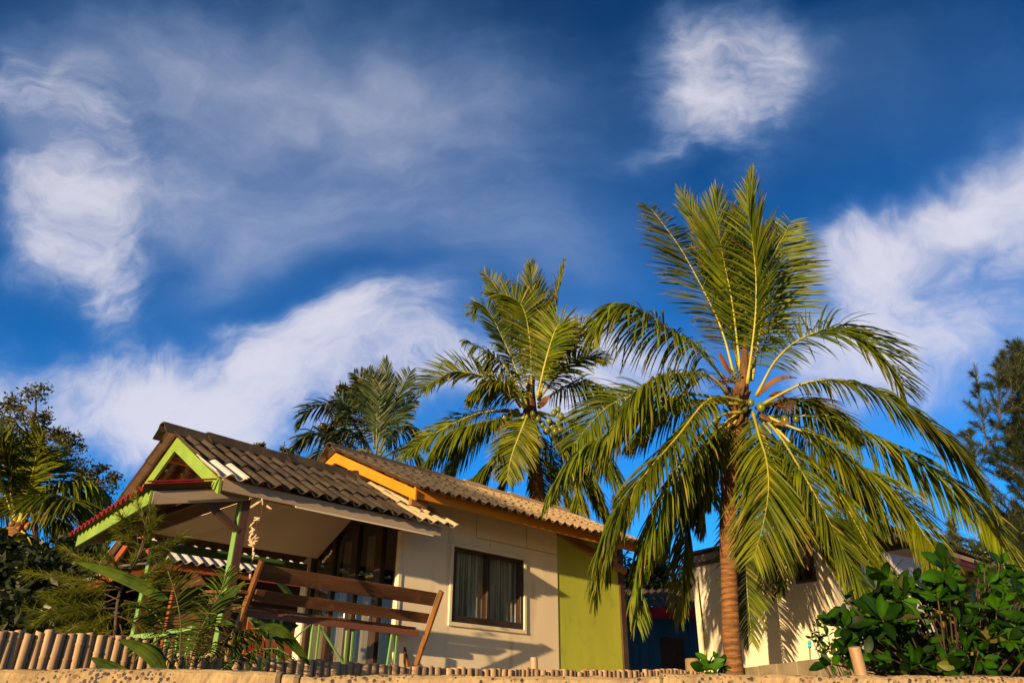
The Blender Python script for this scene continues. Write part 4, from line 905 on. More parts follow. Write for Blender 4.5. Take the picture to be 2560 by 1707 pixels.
# --- big palm
YP = 9.5
def P(x, y, d=0.0): return at(x, y, YP+d)
base = at(1830, 1690, YP)
bp = thing('palm_tree', (base[0], base[1], ZG), 'big coconut palm with a ringed brown trunk in front of the white house', 'palm tree', 'coconut palms')
palm_trunk(bp, [np.array([base[0]+0.02, base[1], 1.45]), P(1829, 1600), P(1823, 1450), P(1819, 1300), P(1830, 1150), P(1845, 1050), P(1852, 990)], [0.112, 0.106, 0.100, 0.096, 0.098, 0.105, 0.085], M['palmtrunk'])
m_ = MB(); m_.tube([P(1852, 1010), P(1858, 950), P(1862, 880), P(1864, 840)], [0.11, 0.07, 0.045, 0.02], 12); m_.build('crown_shaft', M['fibre'], bp, smooth=True)
cam_n = (0.1, -1, 0.25)
BIG = [  # px points (x, y, depth), leaflet length, options
    ([(1840, 960, -.05), (1812, 850, 0), (1780, 768, .05), (1708, 633, .2), (1662, 566, .3), (1622, 515, .35)], .62, dict(nh=(0.45, -0.9, 0.3), droop=.25, vee=.0, ang0=1.6, ang1=1.0)),
    ([(1851, 930, .05), (1831, 760, .1), (1807, 641, .1), (1796, 570, .1), (1792, 480, .1)], .60, dict(nh=(0.3, -1, 0.1), droop=.15, vee=.1, ang0=1.2, ang1=.12)),
    ([(1848, 930, .3), (1815, 760, .5), (1780, 620, .6), (1745, 555, .65), (1705, 485, .7)], .60, dict(nh=(0.3, -1, 0.1), droop=.15, vee=.1, ang0=.8, ang1=.25)),
    ([(1868, 960, -.15), (1888, 800, -.3), (1890, 690, -.4), (1880, 590, -.45), (1872, 530, -.45), (1882, 440, -.42)], .60, dict(nh=(-0.85, -0.35, 0.1), droop=.45, vee=.2, ang0=1.15, ang1=.10)),
    ([(1880, 950, .15), (1908, 780, .3), (1935, 640, .4), (1962, 585, .45), (1978, 552, .45)], .68, dict(nh=(-0.35, -1, 0.2), droop=.3, vee=.0, ang0=1.5, ang1=.95)),
    ([(1876, 950, .4), (1890, 800, .6), (1910, 680, .7), (1930, 610, .7), (1950, 570, .7)], .62, dict(nh=(-0.2, -1, 0.2), droop=.3, ang0=1.45, ang1=.9)),
    ([(1870, 940, .3), (1862, 780, .6), (1850, 660, .7), (1842, 590, .7), (1839, 530, .75)], .55, dict(nh=(0.0, -1, 0.2), droop=.2, ang0=.8, ang1=.25)),
    ([(1890, 990, -.1), (1940, 900, -.25), (2006, 845, -.4), (2092, 823, -.5), (2160, 850, -.6), (2225, 915, -.6), (2262, 985, -.55)], .72, dict(nh=(0, -0.75, 0.9), droop=.75, vee=.25, ragged=.04, ang0=1.4)),
    ([(1810, 945, -.1), (1736, 866, -.3), (1637, 799, -.45), (1570, 766, -.5), (1525, 775, -.5), (1488, 835, -.45)], .80, dict(nh=(0, -0.35, 1), droop=1.5, vee=.25, ang1=.6, nl=72)),
    ([(1820, 985, -.3), (1771, 940, -.5), (1664, 935, -.7), (1599, 972, -.8), (1545, 1050, -.85), (1500, 1160, -.85)], .72, dict(droop=1.6, vee=.25, nl=70)),
    ([(1800, 1005, 0), (1710, 1005, .0), (1618, 988, -.1), (1560, 996, -.2), (1503, 1030, -.3), (1430, 1115, -.4)], .60, dict(nh=(-.1, -0.6, 0.9), droop=.8)),
    ([(1815, 1000, -.2), (1720, 985, -.4), (1620, 1020, -.55), (1541, 1072, -.65), (1465, 1116, -.7), (1405, 1180, -.7), (1362, 1262, -.7)], .55, dict(droop=1.6)),
    ([(1862, 1005, -.3), (1809, 992, -.6), (1763, 1005, -.8), (1694, 1091, -1.0), (1618, 1179, -1.15), (1541, 1283, -1.2), (1503, 1370, -1.2), (1486, 1500, -1.15)], .58, dict(droop=1.5)),
    ([(1858, 1030, -.3), (1800, 1040, -.5), (1733, 1114, -.65), (1680, 1200, -.75), (1630, 1310, -.8), (1598, 1430, -.8), (1592, 1560, -.75)], .58, dict(droop=1.6)),
    ([(1850, 1010, -.1), (1770, 1010, -.2), (1690, 1080, -.3), (1600, 1200, -.35), (1540, 1320, -.35), (1515, 1440, -.3)], .56, dict(droop=1.7)),
    ([(1882, 1030, -.35), (1898, 1090, -.6), (1916, 1150, -.75), (1921, 1225, -.85), (1908, 1310, -.85), (1884, 1395, -.8)], .66, dict(nh=(0.1, -1, 0.35), droop=.7, vee=-.05, petiole=.06, ang0=.95)),
    ([(1905, 1040, -.3), (1950, 1091, -.6), (2015, 1198, -.85), (2072, 1302, -1.0), (2140, 1440, -1.1), (2200, 1560, -1.1), (2258, 1662, -1.05)], .52, dict(nh=(0.4, -0.7, 0.5), droop=1.1, ang1=.22)),
    ([(1920, 1050, -.2), (1988, 1118, -.35), (2053, 1179, -.45), (2114, 1263, -.5), (2168, 1359, -.5), (2226, 1440, -.45)], .50, dict(droop=1.4)),
    ([(1915, 1040, -.1), (1980, 1068, -.2), (2053, 1095, -.3), (2114, 1145, -.35), (2191, 1195, -.4), (2263, 1263, -.4), (2321, 1351, -.35), (2380, 1412, -.3)], .60, dict(droop=1.5)),
    ([(1900, 1045, .1), (2007, 1038, .15), (2100, 1058, .1), (2210, 1108, .05), (2340, 1183, .0), (2416, 1244, .0), (2474, 1313, .0), (2545, 1422, .05)], .60, dict(droop=1.6, nl=72)),
    ([(1900, 1015, -.2), (1957, 982, -.4), (2015, 957, -.55), (2091, 950, -.65), (2187, 972, -.75), (2260, 1017, -.8), (2330, 1065, -.8), (2390, 1125, -.75), (2440, 1195, -.7), (2482, 1270, -.65)], .60, dict(nh=(-0.1, -0.35, 1), droop=1.3, nl=74)),
    ([(1800, 1040, .2), (1755, 1150, .35), (1722, 1290, .35), (1708, 1420, .3), (1702, 1550, .25)], .46, dict(droop=1.2)),
    ([(1862, 1060, .15), (1856, 1200, .3), (1862, 1330, .35), (1866, 1450, .3), (1880, 1605, .25)], .42, dict(nh=(-.4, -1, .2), droop=.7)),
    ([(1895, 1060, .2), (1945, 1180, .35), (1965, 1310, .4), (1958, 1400, .35), (1942, 1485, .3)], .46, dict(droop=1.2)),
    ([(1835, 1050, .25), (1765, 1120, .5), (1692, 1250, .6), (1652, 1380, .6)], .55, dict(droop=1.4)),
    ([(1850, 1030, -.1), (1790, 1080, -.2), (1725, 1190, -.3), (1685, 1280, -.3), (1664, 1370, -.25)], .56, dict(droop=1.6)),
    ([(1845, 1040, .1), (1770, 1100, .15), (1690, 1230, .2), (1645, 1330, .2), (1622, 1410, .2)], .58, dict(droop=1.6)),
    ([(1900, 1045, .1), (1965, 1140, .2), (2040, 1290, .2), (2095, 1430, .2)], .52, dict(droop=1.5)),
    ([(1905, 1040, .2), (2020, 1090, .45), (2130, 1190, .5), (2220, 1330, .5)], .52, dict(droop=1.5)),
    ([(1850, 1040, .3), (1800, 1090, .6), (1745, 1190, .75), (1728, 1300, .75)], .5, dict(droop=1.5)),
    ([(1850, 1040, .1), (1815, 1075, .0), (1785, 1160, -.05), (1778, 1260, -.05)], .42, dict(droop=1.5)),
    ([(1880, 1050, .3), (1915, 1110, .5), (1950, 1220, .55), (1990, 1330, .5)], .48, dict(droop=1.5)),
    ([(1870, 1050, .3), (1880, 1120, .6), (1885, 1230, .7), (1880, 1330, .7)], .46, dict(droop=1.4)),
    ([(1890, 1020, .4), (1960, 1000, .8), (2060, 1020, .9), (2150, 1090, .9)], .55, dict(droop=1.5)),
    ([(1820, 1010, .4), (1740, 1000, .8), (1650, 1030, .9), (1570, 1110, .9)], .55, dict(droop=1.5)),
    ([(1840, 1050, -.1), (1790, 1130, -.15), (1765, 1230, -.15), (1752, 1330, -.1)], .42, dict(droop=1.3)),
]
for i, (pts, L, kw) in enumerate(BIG):
    frond(bp, [P(*p) for p in pts], L, seed=100+i, **kw)
for i, pts in enumerate(([(1985, 1120, .1), (2000, 1230, .15), (2015, 1320, .1), (2018, 1400, .05)], [(1800, 1060, -.1), (1790, 1110, -.15), (1785, 1170, -.1)], [(1830, 1060, -.15), (1812, 1120, -.2), (1806, 1200, -.15)])):
    frond(bp, [P(*p) for p in pts], .34, nl=26, seed=300+i, leaf='drydead', droop=2.2, spread=.35, width=.018, name='dead_frond', ang0=.5, ang1=.2)
coconuts(bp, [P(1877, 1006, -.30), P(1902, 1018, -.25), P(1962, 1050, -.05), P(1990, 1047, -.02), P(1950, 1062, .05), P(1860, 1020, -.2), P(1845, 1000, -.1)], .058, 'nut', 1)
rn = random.Random(4); m_ = MB()
for i in range(60):
    c = P(1835+rn.gauss(0, 11), 938+rn.gauss(0, 14), -.25+rn.uniform(-.08, .05)); m_.ball(c, rn.uniform(.009, .016), 6, 5)
m_.build('nut_cluster', M['nut'], bp, smooth=True)
def spathe(root, pts, w, mt='fibre', name='spathe'):
    C_, L = spline(pts, 14); m_ = MB(); V = []
    for i, c in enumerate(C_):
        t = C_[min(i+1, 13)]-C_[max(i-1, 0)]; s = nrm(np.cross(t, (0.2, -1, 0.3))); k = math.sin(math.pi*(0.08+0.90*i/13))**0.8*w; q = nrm(np.cross(s, t))
        V += [c-s*k, c-q*k*0.35, c+s*k]
    m_.add(V, [(3*i+j, 3*i+j+1, 3*i+j+4, 3*i+j+3) for i in range(13) for j in (0, 1)]); o = m_.build(name, M[mt], root, smooth=True)
    o.modifiers.new('thick', 'SOLIDIFY').thickness = 0.006
spathe(bp, [P(1826, 935, -.25), P(1810, 905, -.3), P(1797, 878, -.3)], .04, 'drybract')
spathe(bp, [P(1893, 990, -.2), P(1925, 958, -.35), P(1960, 943, -.4), P(1992, 944, -.45)], .035)
spathe(bp, [P(1842, 985, -.35), P(1848, 965, -.4), P(1864, 952, -.4)], .06)
spathe(bp, [P(1900, 1035, -.4), P(1918, 1045, -.45), P(1928, 1052, -.45)], .05)
spathe(bp, [P(1925, 1055, -.3), P(1950, 1058, -.4), P(1978, 1054, -.45)], .03)
spathe(bp, [P(1872, 905, .0), P(1880, 880, -.05), P(1893, 870, -.05)], .03)
rn = random.Random(9)
for a0 in ((1945, 985, -.2), (1815, 950, -.2), (1950, 1010, -.1), (1790, 1000, 0)):
    m_ = MB(); dr = 1 if a0[0] > 1860 else -1
    for i in range(40):
        x = a0[0]-dr*25; y = a0[1]+6; dx = dr*rn.uniform(25, 70)
        m_.tube([P(x, y, a0[2]), P(x+dx*.5, y-rn.uniform(0, 14), a0[2]-rn.uniform(0, .1)), P(x+dx, y+rn.uniform(-16, 22), a0[2]-rn.uniform(0, .15))], [0.005, 0.004, 0.002], 4)
    m_.build('flower_stalks', M['fibre'], bp)
m_ = MB()
for i in range(26):                            # old leaf bases and fibre round the trunk top
    th = i*2.4; z = 0.05+0.022*i; c = P(1846, 1075-z*150, 0)
    d = np.array([math.cos(th), math.sin(th), 0]); m_.tube([c+d*0.07-[0, 0, .03], c+d*0.13+[0, 0, .05], c+d*0.19+[0, 0, .13]], [0.035, 0.026, 0.012], 6)
m_.build('leaf_bases', M['fibre'], bp, smooth=True)

# --- middle palm behind the bungalow
YQ = 14.5
def Q(x, y, d=0.0): return at(x, y, YQ+d)
b = at(1345, 1500, YQ)
mp = thing('palm_tree', (b[0], b[1], ZG), 'bushy coconut palm with nut bunches standing behind the orange edged roof', 'palm tree', 'coconut palms')
palm_trunk(mp, [np.array([b[0]+.1, b[1], 1.4]), Q(1352, 1400), Q(1345, 1250), Q(1332, 1120), Q(1325, 1010)], [.15, .14, .13, .14, .12], M['palmtrunk'])
m_ = MB(); m_.tube([Q(1325, 1030), Q(1326, 985), Q(1328, 940)], [.15, .10, .05], 10); m_.build('crown_shaft', M['fibre'], mp, smooth=True)
MID = [
    ([(1317, 1010, -.1), (1286, 914, -.2), (1249, 831, -.3), (1222, 779, -.3), (1197, 766, -.3), (1176, 790, -.3)], 0.55, dict(nh=(0.5, -0.8, 0.4), droop=.4)),
    ([(1329, 990, -.3), (1326, 865, -.5), (1311, 779, -.5), (1286, 746, -.5), (1246, 733, -.5), (1216, 727, -.5)], 0.59, dict(nh=(0.2, -1, 0.2), droop=.35)),
    ([(1332, 980, .1), (1345, 834, .2), (1335, 746, .2), (1326, 660, .2)], 0.57, dict(nh=(0, -1, 0.2), droop=.2, ang0=.9, ang1=.3)),
    ([(1343, 995, -.4), (1366, 895, -.7), (1390, 822, -.8), (1410, 810, -.8), (1423, 830, -.8), (1424, 862, -.8)], 0.53, dict(nh=(-.5, -1, 0.1), droop=.4)),
    ([(1347, 975, .3), (1376, 810, .5), (1393, 727, .6), (1412, 655, .6)], 0.42, dict(nh=(-.7, -.6, 0), droop=.2, ang0=.6, ang1=.2)),
    ([(1320, 975, .4), (1290, 834, .6), (1258, 737, .7), (1208, 680, .7)], 0.53, dict(nh=(.3, -1, .2), droop=.3)),
    ([(1314, 1020, -.3), (1286, 950, -.5), (1252, 905, -.6), (1206, 874, -.7), (1160, 850, -.7)], .50, dict(droop=1.6, ragged=.2)),
    ([(1303, 1018, -.2), (1256, 960, -.4), (1170, 932, -.6), (1112, 938, -.7), (1047, 978, -.8)], 0.65, dict(nh=(0, -.75, .7), droop=.35)),
    ([(1310, 1018, -.5), (1271, 969, -.8), (1225, 956, -.9), (1176, 985, -1)], .60, dict(droop=1.4)),
    ([(1298, 1028, 0), (1237, 1027, 0), (1179, 1039, 0), (1118, 1067, -.1), (1060, 1100, -.1), (1000, 1146, -.1)], 0.65, dict(nh=(-.1, -.6, .9), droop=.8)),
    ([(1300, 1035, -.2), (1243, 1048, -.4), (1163, 1067, -.5), (1110, 1100, -.5), (1065, 1160, -.5)], .75, dict(droop=1.6)),
    ([(1318, 1040, -.5), (1309, 1062, -.8), (1294, 1098, -.9), (1276, 1150, -.9), (1268, 1200, -.9)], 0.53, dict(nh=(0, -1, .4), droop=.6, vee=0, petiole=.05)),
    ([(1312, 1040, -.3), (1251, 1123, -.5), (1205, 1180, -.5), (1150, 1215, -.5)], .70, dict(droop=1.4)),
    ([(1347, 990, -.2), (1393, 880, -.3), (1433, 831, -.3), (1480, 802, -.3)], 0.53, dict(nh=(-.3, -.8, .4), droop=.5)),
    ([(1345, 1000, 0), (1410, 920, .1), (1470, 890, .1), (1520, 900, .1)], 0.57, dict(nh=(-.2, -.8, .6), droop=.7)),
    ([(1340, 1030, .1), (1410, 1080, .2), (1470, 1190, .2), (1516, 1290, .2)], .75, dict(droop=1.4)),
    ([(1335, 1040, -.2), (1400, 1110, -.3), (1435, 1200, -.3), (1450, 1290, -.3)], .72, dict(droop=1.4)),
    ([(1330, 1045, 0), (1345, 1120, .1), (1360, 1220, .1), (1365, 1300, .1)], .62, dict(droop=1.3)),
    ([(1322, 1045, .2), (1290, 1130, .4), (1262, 1200, .4), (1240, 1260, .4)], .70, dict(droop=1.4)),
    ([(1345, 1030, -.1), (1440, 1060, -.1), (1520, 1150, -.1), (1560, 1250, -.1)], .75, dict(droop=1.5)),
    ([(1345, 1010, .3), (1430, 960, .4), (1500, 980, .4), (1560, 1050, .4)], .75, dict(droop=1.3)),
    ([(1335, 1040, .3), (1420, 1120, .5), (1490, 1230, .5), (1530, 1330, .5)], .75, dict(droop=1.5)),
    ([(1330, 1045, .4), (1380, 1140, .6), (1420, 1250, .6), (1440, 1340, .6)], .72, dict(droop=1.5)),
    ([(1310, 1035, .3), (1220, 1060, .4), (1150, 1130, .4), (1100, 1220, .4)], .75, dict(droop=1.5)),
]
for i, (pts, L, kw) in enumerate(MID): frond(mp, [Q(*p) for p in pts], L*.92, seed=500+i, nl=54, width=.042, rr=.03, **kw)
cs = [(1262, 1044), (1278, 1033), (1285, 1038), (1258, 1046), (1272, 1048), (1291, 1030), (1284, 1062), (1296, 1052), (1276, 1066), (1262, 1058), (1345, 1046), (1356, 1060), (1372, 1052), (1380, 1066), (1394, 1060), (1388, 1078), (1366, 1076), (1400, 1074), (1402, 1040), (1385, 1032), (1395, 1024), (1332, 1034)]
coconuts(mp, [Q(x, y, -.45+.1*(i % 3)) for i, (x, y) in enumerate(cs)], .072, 'nut', 2)
spathe(mp, [Q(1345, 1020, -.3), Q(1362, 1000, -.35), Q(1375, 988, -.4)], .07); spathe(mp, [Q(1290, 1052, -.5), Q(1262, 1062, -.6), Q(1236, 1078, -.6)], .06); spathe(mp, [Q(1285, 1030, -.4), Q(1262, 1026, -.5), Q(1242, 1030, -.5)], .05)

# --- far cool palm
YR = 21.0
def R_(x, y, d=0.0): return at(x, y, YR+d)
b = at(940, 1400, YR)
fp = thing('palm_tree', (b[0], b[1], ZG), 'dark coconut palm far behind the two ridge lines', 'palm tree', 'coconut palms')
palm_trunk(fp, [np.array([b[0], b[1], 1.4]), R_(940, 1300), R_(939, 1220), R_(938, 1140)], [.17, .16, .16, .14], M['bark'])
FAR = [
    ([(938, 1140), (958, 1032), (964, 956), (964, 900)], .58, dict(nh=(-.2, -1, .1), droop=.2, ang0=.9, ang1=.3)),
    ([(930, 1135), (888, 1043), (864, 1008), (836, 990)], .66, dict(nh=(.3, -.8, .4), droop=.7)),
    ([(925, 1125), (864, 1032), (810, 1014), (767, 1028), (742, 1066)], 0.78, dict(droop=1.0)),
    ([(922, 1130), (832, 1097), (778, 1085), (728, 1125)], 0.78, dict(droop=1.2)),
    ([(936, 1120), (927, 1010), (912, 960), (884, 932)], .6, dict(nh=(.2, -1, .2), droop=.3)),
    ([(942, 1120), (942, 1000), (935, 960), (921, 925)], .6, dict(nh=(0, -1, .2), droop=.2, ang0=.9)),
    ([(946, 1130), (984, 1021), (1005, 970), (1027, 928)], .66, dict(nh=(-.3, -1, .2), droop=.3)),
    ([(948, 1130), (988, 1049), (1012, 1012), (1040, 1000)], .70, dict(nh=(-.2, -.8, .5), droop=.7)),
    ([(948, 1140), (1000, 1075), (1040, 1075), (1065, 1110)], 0.78, dict(droop=1.2)),
    ([(928, 1145), (850, 1120), (790, 1140), (745, 1185)], 0.78, dict(droop=1.2)),
    ([(950, 1145), (1010, 1120), (1050, 1150), (1075, 1200)], 0.78, dict(droop=1.3)),
    ([(932, 1140), (895, 1090), (850, 1080), (815, 1130)], .70, dict(droop=1.2)),
]
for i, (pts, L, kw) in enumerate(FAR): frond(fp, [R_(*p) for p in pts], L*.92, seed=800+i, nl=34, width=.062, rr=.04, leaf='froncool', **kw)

# --- left palm
YL = 13.0
def Lp_(x, y, d=0.0): return at(x, y, YL+d)
b = at(40, 1600, YL)
lp = thing('palm_tree', (b[0], b[1], ZG), 'drooping coconut palm at the left edge beside the red roofed porch', 'palm tree', 'coconut palms')
palm_trunk(lp, [np.array([b[0], b[1], 1.4]), Lp_(42, 1500), Lp_(43, 1400), Lp_(44, 1310)], [.15, .14, .14, .13], M['palmtrunk'])
LEFT = [
    ([(44, 1310), (66, 1207), (64, 1137), (48, 1095)], .7, dict(droop=.6, leaf='frond')),
    ([(50, 1305), (96, 1185), (122, 1135), (145, 1105)], .7, dict(nh=(-.3, -1, .2), droop=.4)),
    ([(55, 1305), (90, 1235), (140, 1203), (198, 1195), (236, 1222)], .75, dict(droop=1.4)),
    ([(56, 1310), (100, 1272), (150, 1260), (198, 1262), (240, 1284)], .75, dict(droop=1.4)),
    ([(58, 1315), (105, 1287), (140, 1303), (176, 1342)], .7, dict(droop=1.4)),
    ([(40, 1310), (10, 1200), (-30, 1130), (-80, 1100)], .75, dict(droop=.8)),
    ([(40, 1315), (0, 1255), (-50, 1230), (-110, 1260)], .75, dict(droop=1.3)),
    ([(44, 1320), (85, 1350), (110, 1400), (120, 1470)], .7, dict(droop=1.4)),
    ([(40, 1325), (30, 1380), (15, 1440), (8, 1500)], .7, dict(droop=1.2)),
    ([(42, 1325), (62, 1370), (66, 1430), (60, 1500)], .7, dict(droop=1.2)),
    ([(36, 1320), (-10, 1320), (-50, 1360), (-80, 1420)], .7, dict(droop=1.4)),
    ([(40, 1300), (30, 1180), (10, 1080), (-40, 1010)], .7, dict(droop=.6)),
    ([(-160, 1010), (-80, 960), (-10, 990), (45, 1040), (70, 1080)], .75, dict(droop=1.2)),
    ([(-160, 1120), (-80, 1080), (0, 1090), (60, 1130)], .75, dict(droop=1.3)),
]
for i, (pts, L, kw) in enumerate(LEFT[:12]):
    frond(lp, [Lp_(*(p+(0,)))+np.array([0, (-.5 if i % 2 else .3)*k/3, 0]) for k, p in enumerate(pts)], L, seed=900+i, nl=50, width=.045, rr=.03, **kw)
coconuts(lp, [Lp_(46+rx, 1300+ry, -.3) for rx, ry in ((14, 4), (-16, 8), (2, 20), (22, 16))], .05, 'orangenut', 3)

# ------------------------------------------------------------------ trees and shrubs
def leafquads(m_, cs, size, rnd, aspect=2.0, flat=0.0, hang=0.0):
    n = len(cs); d = rnd.normal(0, 1, (n, 3)); d[:, 2] = d[:, 2]*(1-flat)-hang; d /= np.linalg.norm(d, axis=1)[:, None]
    e = rnd.normal(0, 1, (n, 3)); e = np.cross(d, e); e /= np.linalg.norm(e, axis=1)[:, None]
    s = (size*rnd.uniform(.6, 1.3, n))[:, None]
    a = cs; b_ = cs+d*s*.5+e*s*.5/aspect; c_ = cs+d*s; f_ = cs+d*s*.5-e*s*.5/aspect
    V = np.stack([a, b_, c_, f_], 1).reshape(-1, 3); base = 0
    m_.add(V, [(4*i, 4*i+1, 4*i+2, 4*i+3) for i in range(n)], col=np.repeat(np.stack([np.clip(rnd.normal(1, .35, n), .4, 2), np.zeros(n)], 1), 4, axis=0))
def tree(name, label, cat, trunk, clumps, leaf, size, per, seed, aspect=2.0, tr=0.12, group=None, hang=0.0, shell=0.5, subs=7):
    rnd = np.random.default_rng(seed)
    root = thing(name, (trunk[0][0], trunk[0][1], trunk[0][2]), label, cat, group)
    t_ = MB(); root['group'] = 'bushes behind the fences' if cat == 'bush' else 'trees behind the roofs'; C_, L = spline(trunk, 24); t_.tube(C_, list(np.linspace(tr, tr*.25, 24)), 10)
    lf = MB()
    for (c, r) in clumps:
        c = np.asarray(c, float); r = np.asarray(r, float)*np.ones(3)
        k = int(np.argmin(np.linalg.norm(C_-c+np.array([0, 0, 1.0])*r[2]*1.2, axis=1))); p = C_[k]
        mid = (p+c)/2+rnd.normal(0, .06, 3)*np.linalg.norm(c-p); t_.tube(spline([p, mid, c], 8)[0], list(np.linspace(tr*.34, tr*.08, 8)), 6)
        for s in range(subs):
            d = rnd.normal(0, 1, 3); d /= np.linalg.norm(d); cc = c+d*r*rnd.uniform(.35, 1.0)
            t_.tube(spline([c, (c+cc)/2+rnd.normal(0, .05, 3)*r, cc], 6)[0], list(np.linspace(tr*.10, tr*.03, 6)), 4)
            n = int(per/subs*rnd.uniform(.5, 1.5)); pts = cc+rnd.normal(0, 1, (n, 3))*r*.24
            leafquads(lf, pts, size, rnd, aspect, 0.2, hang)
    t_.build('trunk', M['bark'], root, smooth=True); lf.build('crown', M[leaf], root)
    return root
def T_(x, y, Y): return at(x, y, Y)
def clump_px(lst, Y): return [(T_(x, y, Y+dy), np.array([w, max(w, h), h])*Y/1950.0) for (x, y, w, h, dy) in lst]
tree('tree', 'loose crowned dark green tree at the left edge rising behind the left palm', 'tree', [T_(95, 1640, 19), T_(90, 1400, 19), T_(85, 1200, 19), T_(86, 1040, 19)],
     clump_px([(88, 985, 36, 34, 0), (20, 1010, 34, 28, .5), (60, 1050, 46, 40, -.4), (110, 1060, 34, 34, .3), (150, 1085, 34, 20, 0), (40, 1120, 55, 45, .6), (120, 1130, 60, 40, -.5), (185, 1110, 34, 26, .2), (170, 1160, 50, 34, .4), (200, 1190, 26, 26, 0), (10, 1070, 40, 40, 0), (-40, 1060, 50, 60, 0), (-20, 1160, 60, 60, 0), (90, 1210, 70, 50, .3)], 19), 'treeleaf', .12, 330, 21, 2.6, .12, subs=13)
tree('tree', 'smaller feathery tree between the left palm and the red porch roof', 'tree', [T_(235, 1600, 17), T_(238, 1400, 17), T_(240, 1280, 17), T_(245, 1190, 17)],
     clump_px([(245, 1180, 26, 22, 0), (285, 1195, 22, 18, .2), (262, 1225, 34, 24, -.2), (225, 1220, 30, 26, .2), (210, 1260, 34, 30, 0), (255, 1270, 34, 28, .3), (190, 1300, 40, 34, 0), (150, 1250, 36, 34, 0)], 17), 'treeleaf', .10, 260, 22, 2.6, .08, subs=12)
tree('tree', 'pale leaved treetop just left of the far dark palm', 'tree', [T_(875, 1400, 26), T_(873, 1200, 26), T_(873, 1080, 26), T_(874, 1000, 26)],
     clump_px([(860, 975, 14, 13, 0), (882, 990, 18, 18, .3), (890, 970, 12, 12, 0), (868, 1008, 22, 20, 0), (895, 1015, 16, 20, 0), (850, 1050, 26, 26, 0), (820, 1075, 22, 22, 0)], 26), 'treeleaf', .20, 230, 23, 2.2, .10)
tree('tree', 'tiny dark treetop peeking over the porch ridge', 'tree', [T_(650, 1330, 26), T_(650, 1240, 26), T_(649, 1170, 26), T_(649, 1118, 26)],
     clump_px([(648, 1114, 12, 10, 0), (660, 1122, 10, 8, 0), (640, 1126, 12, 8, 0)], 26), 'treeleaf', .17, 110, 24, 2.2, .07)
tree('tree', 'thin treetop touching the far palm at the porch ridge', 'tree', [T_(722, 1330, 27), T_(722, 1240, 27), T_(720, 1180, 27), T_(720, 1120, 27)],
     clump_px([(716, 1125, 12, 14, 0), (728, 1140, 12, 12, 0), (720, 1160, 20, 20, 0)], 27), 'treeleaf', .17, 90, 25, 2.2, .07)
# dark undergrowth left
def bush(label, lst, Y, leaf, size, per, seed, aspect=2.2):
    x, y, w, h, dy = lst[0]; c = T_(x, 1640, Y)
    return tree('bush', label, 'bush', [np.array([c[0], c[1], ZG]), np.array([c[0], c[1], ZG+.5]), T_(x, y, Y)], clump_px(lst, Y), leaf, size, per, seed, aspect, .07)
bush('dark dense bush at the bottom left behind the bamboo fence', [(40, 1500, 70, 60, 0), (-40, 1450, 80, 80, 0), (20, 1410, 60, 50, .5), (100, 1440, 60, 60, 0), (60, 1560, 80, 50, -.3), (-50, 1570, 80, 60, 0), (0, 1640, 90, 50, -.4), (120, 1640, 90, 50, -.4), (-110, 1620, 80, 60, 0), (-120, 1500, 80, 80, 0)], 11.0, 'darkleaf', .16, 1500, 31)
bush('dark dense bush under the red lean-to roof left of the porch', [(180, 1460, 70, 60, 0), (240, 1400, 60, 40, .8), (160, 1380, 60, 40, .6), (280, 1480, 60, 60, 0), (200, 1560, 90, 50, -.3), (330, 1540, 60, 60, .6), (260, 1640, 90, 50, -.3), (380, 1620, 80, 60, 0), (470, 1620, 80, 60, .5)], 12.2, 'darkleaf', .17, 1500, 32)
bush('dark bush seen in the gap above the blue hut roof', [(1640, 1440, 60, 45, 0), (1700, 1470, 60, 40, 0), (1590, 1450, 50, 40, .5)], 18.0, 'darkleaf', .18, 900, 33)
bush('dark bush behind the right end of the tiled roof', [(2520, 1370, 60, 50, 0), (2570, 1330, 60, 60, .3), (2470, 1390, 40, 30, 0)], 15.5, 'darkleaf', .18, 1200, 34)

# casuarina on the right: plumes of hanging needles
def plume(lf, wd, p0, p1, n, nl, rnd, w=.006, sag=.5, r0=.012):
    C_, L = spline([p0, (np.asarray(p0)+p1)/2+rnd.normal(0, .04, 3)*np.linalg.norm(np.asarray(p1)-p0), p1], 14)
    wd.tube(C_, list(np.linspace(r0, r0*.25, 14)), 5)
    d0 = nrm(C_[-1]-C_[0]); V = []; Fc = []; b = 0
    for i in range(n):
        t = rnd.uniform(.12, 1)**.8; f = t*13; j = min(12, int(f)); p = C_[j]+(C_[j+1]-C_[j])*(f-j)
        d = nrm(d0*rnd.uniform(.5, 1.2)+rnd.normal(0, .42, 3)); l = nl*rnd.uniform(.5, 1.2)*(1-.35*t); s = nrm(np.cross(d, rnd.normal(0, 1, 3)))*w*.5
        q1 = p+d*l*.5; d2 = nrm(d+np.array([0, 0, -sag])); q2 = q1+d2*l*.5
        V += [p-s, p+s, q1+s*.9, q1-s*.9, q2]; Fc += [(b, b+1, b+2, b+3), (b+3, b+2, b+4)]; b += 5
    lf.add(V, Fc)
rnd = np.random.default_rng(41)
Yk = 15.0; b = at(2590, 1640, Yk)
ca = thing('casuarina_tree', (b[0], b[1], ZG), 'tall dusky feathery casuarina at the right edge', 'tree')
lf, wd = MB(), MB()
tp = [np.array([b[0], b[1], 1.4]), at(2592, 1400, Yk), at(2588, 1150, Yk), at(2580, 1000, Yk), at(2562, 905, Yk)]
C_, L = spline(tp, 40); wd.tube(C_, list(np.linspace(.17, .02, 40)), 8)
